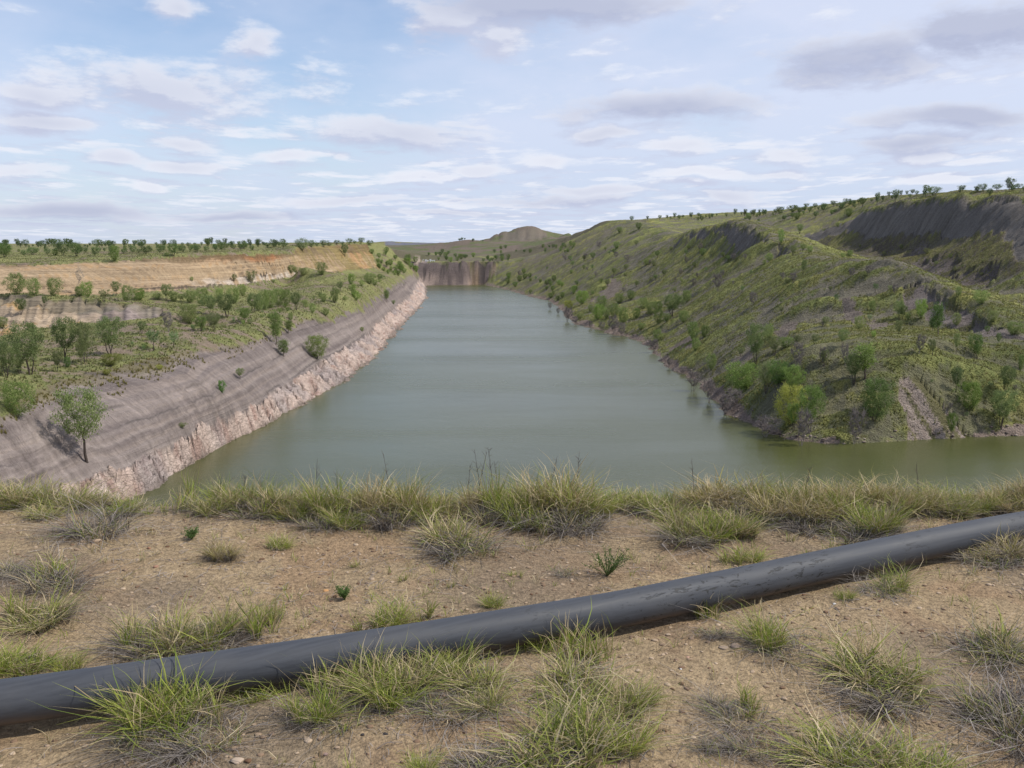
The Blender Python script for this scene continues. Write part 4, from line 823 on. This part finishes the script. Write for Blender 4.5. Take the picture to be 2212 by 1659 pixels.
# white pipework beyond the end cliff
MW, N, p, o = new_mat('white_paint'); p.inputs['Base Color'].default_value = (.75, .76, .78, 1); p.inputs['Roughness'].default_value = .5
def pipework():
    x0, y0, z0 = hit(925, 566.5, 474, 600); k = y0/FOC
    root = empty('pipework', (x0, y0, z0)); MWc = MW
    def part(nm, segs, rad):
        T = TubeB(6)
        for s in segs: T.add([(a*k, c*k*.5, b*k) for a, b, c in s], [rad]*len(s), (.7, .7, .72))
        o = T.build(nm, MWc, root); return o
    part('main_pipe', [[(-6, 2.2, 0), (2, 2.0, 0), (14, 3.0, 0)]], .14)
    part('branch_pipe', [[(-12, 1.0, 0), (-11, 4.5, 0), (-9, 5, 0)], [(-8, 1, 2), (-4, 4.4, 2), (-2, 1, 2)]], .16)
    part('valve', [[(-6, -1, 0), (-6, 4.5, 0)], [(-3, -1, 0), (-3, 4, 0)], [(4.5, 0, 0), (4.5, 5, 0)], [(3, 4.6, 0), (6.4, 4.6, 0)]], .22)
    part('support', [[(9, -1, 0), (9, 3, 0)], [(13.5, -1, 0), (13.5, 3, 0)]], .10)
    tag(root, 'small white pipes and valves on the rim of the end cliff beside the track', 'pipework')
pipework()

# ------------------------------------------------------------------ foreground plants
def blades(n, spread, H, wid, lean, cols, r, dry=.0, base=.0, curl=.6, sub=9):
    """curved grass blades in little bunches: 5 cross sections each"""
    sa_ = r.random(sub)*2*pi; sr_ = spread*np.sqrt(r.random(sub))*.42; sh = .55+.55*r.random(sub); k_ = r.integers(0, sub, n)
    bx, by = np.cos(sa_)*sr_, np.sin(sa_)*sr_
    px = bx[k_]+r.normal(size=n)*.045*spread; py = by[k_]+r.normal(size=n)*.045*spread
    a2 = np.where(r.random(n) < .6, sa_[k_]+r.normal(size=n)*.8, r.random(n)*2*pi)
    h = H*sh[k_]*(.35+.75*r.random(n)); ln = lean*(.15+1.1*r.random(n)**1.3); dirx, diry = np.cos(a2), np.sin(a2)
    w = wid*(.5+.8*r.random(n)); sa = r.random(n)*2*pi; sx_, sy_ = np.cos(sa)*w, np.sin(sa)*w
    tw = r.normal(size=n)*.9; secs = []; cr = curl*(.3+2.2*r.random(n)**2)
    for t, ww in ((0, .7), (.3, 1.0), (.58, .95), (.82, .65), (1.0, .06)):
        f = ln*h*(t**1.6)*1.15; zz = h*(t-.45*ln*cr*t**3)+base; b2 = a2+tw*t
        x = px+np.cos(b2)*f; y = py+np.sin(b2)*f; zz = np.maximum(zz, .01*t)
        secs.append(np.stack([np.stack([x-sx_*ww, y-sy_*ww, zz], -1), np.stack([x+sx_*ww, y+sy_*ww, zz], -1)], 1))
    V_ = np.stack(secs, 1).reshape(-1, 3); b = np.arange(n)[:, None]*10
    q = np.concatenate([b+np.array([[2*i, 2*i+1, 2*i+3, 2*i+2]]) for i in range(4)], 0)
    c = lerp(A(*cols[0]), A(*cols[1]), r.random(n)); isd = r.random(n) < dry
    c[isd] = lerp(A(.33,.25,.12), A(.60,.50,.32), r.random(isd.sum()))
    cc = np.repeat(c[:, None], 10, 1); cc[:, 8:] = cc[:, 8:]*.7+np.array([.42, .34, .16])*.3; cc[:, :2] = cc[:, :2]*.35+np.array([.20, .165, .12])*.65
    return V_, q, cc.reshape(-1, 3)
def stems(n, spread, H, wid, r, col=((.10,.085,.072), (.32,.28,.245))):
    V_, q, c = blades(n, spread, H, wid, 1.7, (col[0], col[1]), r, 0, 0, 1.0, 16)
    c = np.repeat(lerp(A(*col[0]), A(*col[1]), r.random(n)**1.5), 10, 0); return V_, q, c
GCOL = ((.15,.22,.032), (.36,.38,.078))
def make_tussock(style, seed):
    r = np.random.default_rng(seed); o = empty('grass_tussock')
    if style == 'green': b = blades(430, .95, 1.0, .0075, 1.0, GCOL, r, .28, sub=16); s = stems(230, 1.1, .42, .005, r)
    elif style == 'mixed': b = blades(520, 1.0, .95, .0085, 1.15, ((.15,.19,.035), (.33,.34,.085)), r, .48, sub=18); s = stems(420, 1.15, .6, .0055, r)
    elif style == 'straw': b = blades(520, 1.0, .95, .009, 1.2, ((.20,.19,.045), (.38,.33,.11)), r, .60, sub=18); s = stems(420, 1.15, .65, .0055, r)
    elif style == 'dry': b = blades(110, .9, .85, .007, 1.0, ((.15,.20,.05), (.27,.29,.08)), r, .5); s = stems(480, 1.1, .85, .0058, r)
    elif style == 'wisp': b = blades(110, .8, 1.1, .0095, .6, GCOL, r, .4, sub=6); s = stems(80, .9, .35, .006, r)
    mesh_obj('blades', b[0], b[1], MGRASS, o, b[2]); mesh_obj('dry_stems', s[0], s[1], MDRY, o, s[2]); return o
TP = {k: [make_tussock(k, 500+i*7+len(k)) for i in range(3 if k in ('mixed', 'straw', 'green') else 2)] for k in ('green', 'mixed', 'straw', 'dry', 'wisp')}
TUS = [('mixed',2290,1088,100,80,'c'),('straw',2370,1086,110,76,'c'),('green',2450,1088,110,70,'c'),('mixed',2560,1084,120,80,'c'),('straw',2680,1082,130,80,'c'),('mixed',2830,1080,140,80,'c'),('dry',3000,1080,140,70,'c'),('mixed',-130,1076,110,80,'c'),('straw',-230,1076,120,80,'c'),('mixed',-350,1078,120,80,'c'),('dry',-480,1078,120,70,'c'),('mixed',2330,1500,150,110,'f'),('green',2400,1330,110,90,'f'),('dry',-150,1380,150,90,'m'),
  # style, base x, base y, width, height, row
 ('mixed',-40,1075,110,80,'c'),('mixed',15,1072,90,72,'c'),('straw',70,1078,95,74,'c'),('green',112,1080,80,64,'c'),('mixed',150,1088,80,52,'c'),('dry',60,1092,110,45,'c'),('dry',190,1098,90,46,'c'),('straw',235,1100,70,40,'c'),('dry',270,1112,90,42,'c'),('wisp',300,1102,60,34,'c'),
 ('dry',205,1158,120,80,'c'),('wisp',345,1112,70,28,'c'),('wisp',408,1092,46,84,'c'),('dry',412,1100,60,48,'c'),('green',478,1088,48,78,'c'),('mixed',515,1100,90,76,'c'),('dry',555,1112,110,52,'c'),('green',560,1092,80,76,'c'),('mixed',605,1104,84,80,'c'),('wisp',655,1110,60,72,'c'),('green',640,1122,80,54,'c'),
 ('green',705,1118,90,98,'c'),('mixed',752,1112,80,96,'c'),('straw',800,1116,90,104,'c'),('dry',845,1140,110,80,'c'),('mixed',862,1112,80,104,'c'),('straw',888,1120,80,98,'c'),('green',920,1128,80,80,'c'),('wisp',956,1122,60,72,'c'),('dry',690,1138,100,46,'c'),('green',745,1140,80,60,'c'),
 ('straw',1022,1112,60,92,'c'),('dry',1052,1132,80,76,'c'),('wisp',1068,1112,60,118,'c'),('green',1100,1122,70,100,'c'),('mixed',1150,1120,90,124,'c'),('straw',1195,1114,100,126,'c'),('mixed',1240,1118,100,124,'c'),('dry',1180,1148,120,84,'c'),('dry',1250,1146,100,70,'c'),('green',1130,1142,90,70,'c'),('green',1290,1116,60,64,'c'),
 ('mixed',965,1175,100,76,'c'),('dry',1000,1196,140,74,'c'),('wisp',1330,1106,60,52,'c'),('dry',1368,1108,70,50,'c'),('wisp',1375,1096,60,52,'c'),('green',1420,1104,60,54,'c'),('wisp',1450,1098,46,56,'c'),
 ('mixed',1475,1160,90,76,'c'),('green',1530,1166,110,86,'c'),('dry',1500,1172,140,54,'c'),('mixed',1585,1160,90,84,'c'),('straw',1520,1090,90,60,'c'),('straw',1575,1088,110,76,'c'),('mixed',1640,1092,90,70,'c'),('dry',1640,1124,120,60,'c'),('straw',1680,1124,90,84,'c'),('mixed',1720,1104,90,84,'c'),('straw',1755,1130,90,88,'c'),('dry',1750,1142,130,60,'c'),
 ('straw',1790,1094,90,76,'c'),('mixed',1830,1120,100,86,'c'),('straw',1862,1096,90,74,'c'),('green',1880,1156,110,96,'c'),('mixed',1915,1160,80,80,'c'),('dry',1850,1166,110,56,'c'),('straw',1912,1100,90,76,'c'),('mixed',1950,1110,80,70,'c'),('straw',1985,1106,80,66,'c'),('mixed',2020,1108,90,60,'c'),('green',2060,1112,80,50,'c'),('mixed',2100,1100,90,58,'c'),('wisp',2140,1094,70,50,'c'),('straw',2185,1090,70,64,'c'),('straw',2230,1086,90,80,'c'),
 ('straw',480,1206,72,58,'m'),('green',600,1186,56,44,'m'),('dry',15,1245,90,64,'m'),('dry',110,1272,130,90,'m'),('wisp',120,1250,110,80,'m'),('mixed',90,1350,130,80,'m'),('wisp',30,1345,90,90,'m'),('dry',330,1412,150,100,'m'),('wisp',290,1400,130,110,'m'),('mixed',370,1400,120,110,'m'),
 ('wisp',450,1396,120,110,'m'),('mixed',490,1370,110,90,'m'),('wisp',560,1376,100,110,'m'),('green',585,1344,80,80,'m'),('dry',470,1400,120,60,'m'),('green',60,1448,140,76,'m'),('green',-10,1450,100,84,'m'),('green',150,1450,80,60,'m'),('green',840,1348,80,74,'m'),('wisp',790,1356,90,60,'m'),('wisp',905,1338,80,60,'m'),('green',1060,1310,56,46,'m'),
 ('wisp',1590,1216,90,62,'m'),('green',1620,1210,70,42,'m'),('wisp',1115,1248,44,24,'m'),('wisp',868,1254,30,24,'m'),('wisp',768,1226,34,26,'m'),('dry',1225,1242,50,26,'m'),('wisp',970,1268,26,26,'m'),
 ('green',365,1574,190,170,'f'),('green',330,1560,130,130,'f'),('dry',445,1610,170,80,'f'),('wisp',455,1560,120,100,'f'),('dry',300,1606,150,40,'f'),('green',540,1515,90,60,'f'),('green',670,1558,120,110,'f'),('wisp',700,1500,120,100,'f'),('dry',740,1555,120,50,'f'),('mixed',790,1500,130,120,'f'),('green',850,1520,130,110,'f'),('mixed',890,1480,110,100,'f'),
 ('green',975,1450,100,80,'f'),('mixed',1020,1480,120,80,'f'),('dry',960,1540,150,56,'f'),('mixed',1050,1530,80,70,'f'),('green',1175,1402,90,84,'f'),('wisp',1230,1420,120,110,'f'),('wisp',1290,1430,110,110,'f'),('mixed',1240,1500,150,110,'f'),('mixed',1320,1540,150,110,'f'),('dry',1250,1540,130,60,'f'),('green',1385,1520,60,80,'f'),('green',1220,1610,130,120,'f'),('mixed',1200,1665,230,130,'f'),('dry',1100,1670,160,70,'f'),('green',1330,1620,120,120,'f'),('green',905,1680,70,90,'f'),('dry',1010,1650,160,50,'f'),
 ('wisp',1530,1336,90,80,'f'),('green',1665,1395,110,100,'f'),('dry',1690,1412,110,44,'f'),('dry',1545,1372,60,28,'f'),('mixed',1890,1478,150,110,'f'),('dry',1920,1520,170,80,'f'),('wisp',1955,1480,120,90,'f'),('wisp',2150,1400,120,110,'f'),('dry',2140,1416,130,80,'f'),('mixed',2190,1420,90,70,'f'),('dry',2180,1560,170,150,'f'),('dry',2230,1620,160,160,'f'),('wisp',2120,1540,100,80,'f'),
 ('dry',1590,1560,130,54,'f'),('dry',1545,1530,60,40,'f'),('dry',1620,1630,120,64,'f'),('wisp',1600,1540,100,70,'f'),('green',1790,1655,170,110,'f'),('mixed',1840,1670,190,130,'f'),('dry',1930,1665,190,110,'f'),('green',1980,1690,160,110,'f'),('dry',1700,1660,110,40,'f'),('dry',1510,1612,80,28,'f'),
 ('green',1925,1270,70,60,'f'),('dry',1900,1282,80,34,'f'),('green',1826,1296,40,34,'f'),('straw',2170,1205,90,70,'f'),('dry',2130,1215,110,50,'f'),('dry',2200,1215,90,60,'f'),('wisp',2070,1700,90,90,'f')]
def ghit(px, py):
    d = pix_dir(px, py); u = d[0]/d[1]; e = d[2]/d[1]; ys = np.linspace(1.6, 9, 600); g = gfun(u*ys, ys); h = np.where(g >= HC+e*ys)[0]
    i = h[0] if len(h) else int(np.argmax((g-HC)/ys)); return u*ys[i], ys[i], float(g[i])
_rt = random.Random(31)
for k in range(46):
    px_ = -60+k*52+_rt.uniform(-16, 16)
    if 295 < px_ < 385: continue
    TUS.append((_rt.choice(['green', 'mixed', 'straw', 'mixed', 'green', 'wisp']), px_, _rt.uniform(1088, 1118), _rt.uniform(60, 95), _rt.uniform(34, 58), 'c'))
STY = dict(green='bright green', mixed='half green, half straw', straw='straw-coloured', dry='dry grey-stemmed', wisp='thin wispy')
ROW = dict(c='in the grassy brink row', m='on sand beyond the pipe', f='on sand before the pipe')
tus = defaultdict(list)
TU = []
for (st, px, py, w, h, row) in TUS:
    x, y, z = ghit(px, min(py, 1720)); dp = y*cos(PITCH)+(HC-z)*sin(PITCH)
    TU.append((st, px, py, x, y, z, w*dp/FOC*.95, h*dp/FOC*1.05, row))
for (st, px, py, x, y, z, W_, H_, row) in TU:
    o = place(random.choice(TP[st]), (x, y, z-.006), (W_*random.uniform(.85, 1.15), W_*random.uniform(.85, 1.15), H_*(1.0 if row == 'c' else .82)), random.uniform(0, 6.28)); o.rotation_euler[0] = random.uniform(-.16, .16); o.rotation_euler[1] = random.uniform(-.16, .16); tus[(row, st)].append((px, o))
for (row, st), q in tus.items():
    q.sort(key=lambda t: t[0])
    for k, (px, o) in enumerate(q): tag(o, f'{STY[st]} tussock {ROW[row]}, {ORD[k]} from left', 'grass tussock', 'grass tussocks '+ROW[row])
for k, ps in TP.items():
    for p_ in ps:
        if p_.name not in USED:
            for c in list(p_.children): bpy.data.objects.remove(c)
            bpy.data.objects.remove(p_)
# leafy green herbs on the sand
def herb(px, py, w, h, seed, label):
    r = np.random.default_rng(seed); x, y, z = ghit(px, py); k = y/FOC; T = TubeB(4); cs = []
    for i in range(26):
        a = r.random()*6.28; d = w*k*.5*(.3+.7*r.random()); e = np.array([cos(a)*d, sin(a)*d, h*k*(.4+.6*r.random())]); T.add([(0, 0, 0), e*.5+(0, 0, .01), e], [.0018, .0014, .0007], (.12,.15,.05))
        for t in np.linspace(.35, 1, 9): cs.append(e*t+(0, 0, .008))
    o = empty('green_herb', (x, y, z)); T.build('stems', MBARK, o)
    V_, q, c = leaves(cs, [.009]*len(cs), 3, .011, -.3, ((.045,.075,.022), (.085,.125,.038)), r); mesh_obj('leaves', V_, q, MLEAF, o, c); return tag(o, label, 'herb')
herb(1312, 1245, 120, 62, 1, 'feathery dark green herb on the sand just beyond the middle of the pipe')
herb(1650, 1262, 26, 16, 4, 'tiny green herb close behind the pipe near the right tussock row')
herb(745, 1296, 40, 30, 2, 'small dark green herb beside the orange pebbles beyond the pipe')
herb(415, 1165, 46, 26, 3, 'small green herb on the sand behind the olive tussock')
# thin dead stalks rising above the brink
def stalks():
    P_ = [(520,1100,75,1),(735,1080,65,0),(845,1040,70,0),(1040,1060,95,0),(1068,1060,100,1),(1078,1065,75,0),(1030,1050,80,0),(1010,1060,60,0),(1185,1030,50,0),(1245,1030,55,1),(1500,1030,40,0),(1985,1060,60,0),(680,1080,100,0),(1735,1080,75,0),(480,1080,60,0)]
    for k, (px, py, h, s) in enumerate(sorted(P_)):
        x, y, z = ghit(px, max(py, 1090)); kx = y/FOC; T = TubeB(4); H = (h+max(py, 1090)-py)*kx; a = random.uniform(-.18, .18)
        p0 = np.zeros(3); p1 = np.array([a*H*.5, 0, H*.55]); p2 = np.array([a*H*1.1, 0, H]); T.add([p0, p1, p2], [.0022, .0017, .0009], (.09,.075,.07))
        for j in range(6+4*s):
            t = .5+.5*random.random(); b = p0*(1-t)+p2*t; T.add([b, b+np.array([random.uniform(-.03, .03), random.uniform(-.02, .02), random.uniform(.01, .04)])], [.0012, .0007], (.10,.08,.07))
        o = T.build('dead_stalk', MBARK, None); o.location = (x, y, z)
        tag(o, f'thin dark dead stalk rising from the brink grass, {ORD[k]} from left', 'stalk', 'dead stalks on the brink')
stalks()
# stones that can be told apart
STONES = [(512,1648,34,'flat pale stone at the bottom edge left of centre',(.46,.36,.27)),(776,1524,24,'pinkish-tan stone at the foot of the clump in front of the pipe',(.42,.28,.20)),(704,1278,13,'orange pebble on the sand beyond the pipe',(.45,.25,.11)),(672,1280,10,'brown pebble just left of the orange pebble',(.30,.19,.12)),
 (208,1170,22,'tan stone beside the dry shrub at left',(.36,.27,.19)),(322,1186,12,'reddish-brown stone on the sand left of the olive tussock',(.24,.13,.08)),(336,1226,14,'small reddish stone below the reddish-brown stone at left',(.33,.19,.13)),(1915,1166,12,'small stone under the brink grass at right',(.33,.26,.2)),
 (66,1574,16,'small tan stone under the left end of the pipe',(.40,.30,.2)),(704,1634,14,'grey-brown pebble near the bottom left of centre',(.26,.18,.15)),(1436,1180,22,'thin flat stone slab behind the pipe below the brink grass',(.34,.26,.19)),(1562,1400,24,'flat square stone half buried in front of the pipe',(.34,.26,.19)),
 (1590,1398,30,'larger flat stone in front of the pipe, right of the square one',(.36,.27,.20)),(1486,1422,10,'reddish pebble left of the flat stones in front of the pipe',(.42,.26,.19)),(1516,1410,9,'small tan pebble next to the reddish one',(.38,.29,.2)),(2220,1215,30,'flat slab at the right edge behind the dry tussock',(.36,.28,.21)),
 (2050,1206,12,'angular tan stone under the right end of the pipe',(.42,.30,.19)),(1900,1300,9,'dark red pebble on the open sand at right',(.20,.11,.08)),(1802,1306,9,'white stone chip on the open sand at right',(.6,.57,.52)),(1470,1448,8,'white pebble in front of the pipe',(.62,.6,.56)),
 (833,1588,13,'black round pebble at the bottom, rightmost of the dark ones',(.05,.045,.045)),(783,1590,11,'black pebble in the bottom row, middle of the dark ones',(.05,.045,.045)),(748,1582,9,'small black pebble, leftmost of the dark ones',(.06,.05,.05)),(1345,1190,16,'brown slab of stone on the sand behind the pipe',(.26,.18,.13)),
 (1300,1172,14,'tan flat stone just under the tall brink clump',(.36,.27,.19)),(1690,1336,12,'brown stone on the sand just in front of the pipe at right',(.28,.19,.14))]
for k, (px, py, w, lab, c) in enumerate(STONES):
    x, y, z = ghit(px, py); s = w*y/FOC*.55; V_, F_ = RK[k % 6]; fl = .45 if 'flat' in lab or 'slab' in lab else .8
    o = mesh_obj('stone', V_*np.array([s, s*.8, s*fl]), F_, MDRY, None, np.tile(A(*c), (len(V_), 1))); o.location = (x, y, z+s*fl*.12); o.rotation_euler = (0, 0, k*1.7)
    tag(o, lab, 'stone', 'stones on the sandy ground')
# gravel, twigs and sprouts nobody could count
r = np.random.default_rng(9); n = 16000; xs = r.uniform(-3.6, 4.4, n); ys = r.uniform(2.3, 6.6, n); dens = fbm(xs/.8, ys/.8, 3, 401); ok = (dens+.35*r.random(n) > .56) & (np.abs(ys-pipe_y(xs)) > .10)
xs, ys = xs[ok], ys[ok]; zs = gfun(xs, ys)
tag(rocks('gravel', list(zip(xs, ys, zs+.001)), .003+.013*r.random(len(xs))**3.2, ((.15,.085,.05), (.48,.37,.26)), 10, .8), 'fine brown gravel scattered over the sandy ground', 'gravel', kind='stuff')
def litter(name, n, ln, wd, cols, seed, lab, cat, cl, lift=.004):
    r = np.random.default_rng(seed); x = r.uniform(-3.6, 4.4, n); y = r.uniform(2.3, 6.8, n); ok = fbm(x/.6, y/.6, 3, cl)+.2*r.random(n) > .60; x, y = x[ok], y[ok]
    ok = np.abs(y-pipe_y(x)) > .1; x, y = x[ok], y[ok]; n = len(x); a = r.random(n)*6.28; l = ln*(.4+r.random(n)); secs = []
    b = a.copy(); cx, cy = x.copy(), y.copy(); up = r.random(n)*lift*3
    for k in range(4):
        z = gfun(cx, cy)+lift+up*math.sin(k*1.05); sx_, sy_ = -np.sin(b)*wd, np.cos(b)*wd
        secs.append(np.stack([np.stack([cx-sx_, cy-sy_, z], -1), np.stack([cx+sx_, cy+sy_, z+wd*.8], -1)], 1)); b = b+r.normal(size=n)*.35; cx = cx+np.cos(b)*l/3; cy = cy+np.sin(b)*l/3
    V_ = np.stack(secs, 1).reshape(-1, 3); bb = np.arange(n)[:, None]*8; q = np.concatenate([bb+np.array([[0, 1, 3, 2]]), bb+np.array([[2, 3, 5, 4]]), bb+np.array([[4, 5, 7, 6]])], 0)
    c = np.repeat(lerp(A(*cols[0]), A(*cols[1]), r.random(n)), 8, 0); tag(mesh_obj(name, V_, q, MDRY, None, c), lab, cat, kind='stuff')
litter('twig_litter', 11000, .07, .0011, ((.12,.10,.095), (.30,.26,.23)), 12, 'fine dead twigs and stems lying on the sandy ground', 'litter', 411)
def sprouts():
    r = np.random.default_rng(14); Vs = []; Qs = []; Cs = []; b = 0
    for k in range(950):
        x = r.uniform(-3.4, 4.0); y = r.uniform(2.4, 6.6)
        near = min((x-t[3])**2+(y-t[4])**2 for t in TU)
        if abs(y-pipe_y(x)) < .12 or (near > .2 and r.random() > .22): continue
        V_, q, c = blades(int(r.integers(5, 16)), .05, .04+.07*r.random(), .0013, .9, GCOL, r, .4 if r.random() > .4 else .95); V_ = V_+np.array([x, y, float(gfun(x, y))-.003]); Vs.append(V_); Qs.append(q+b); Cs.append(c); b += len(V_)
    tag(mesh_obj('grass_sprouts', np.concatenate(Vs), np.concatenate(Qs), MGRASS, None, np.concatenate(Cs)), 'scattered single sprouts of grass on the sandy ground', 'grass', kind='stuff')
sprouts()
print('objects', len(bpy.data.objects), 'trees', len(TREES), 'tussocks', len(TUS))
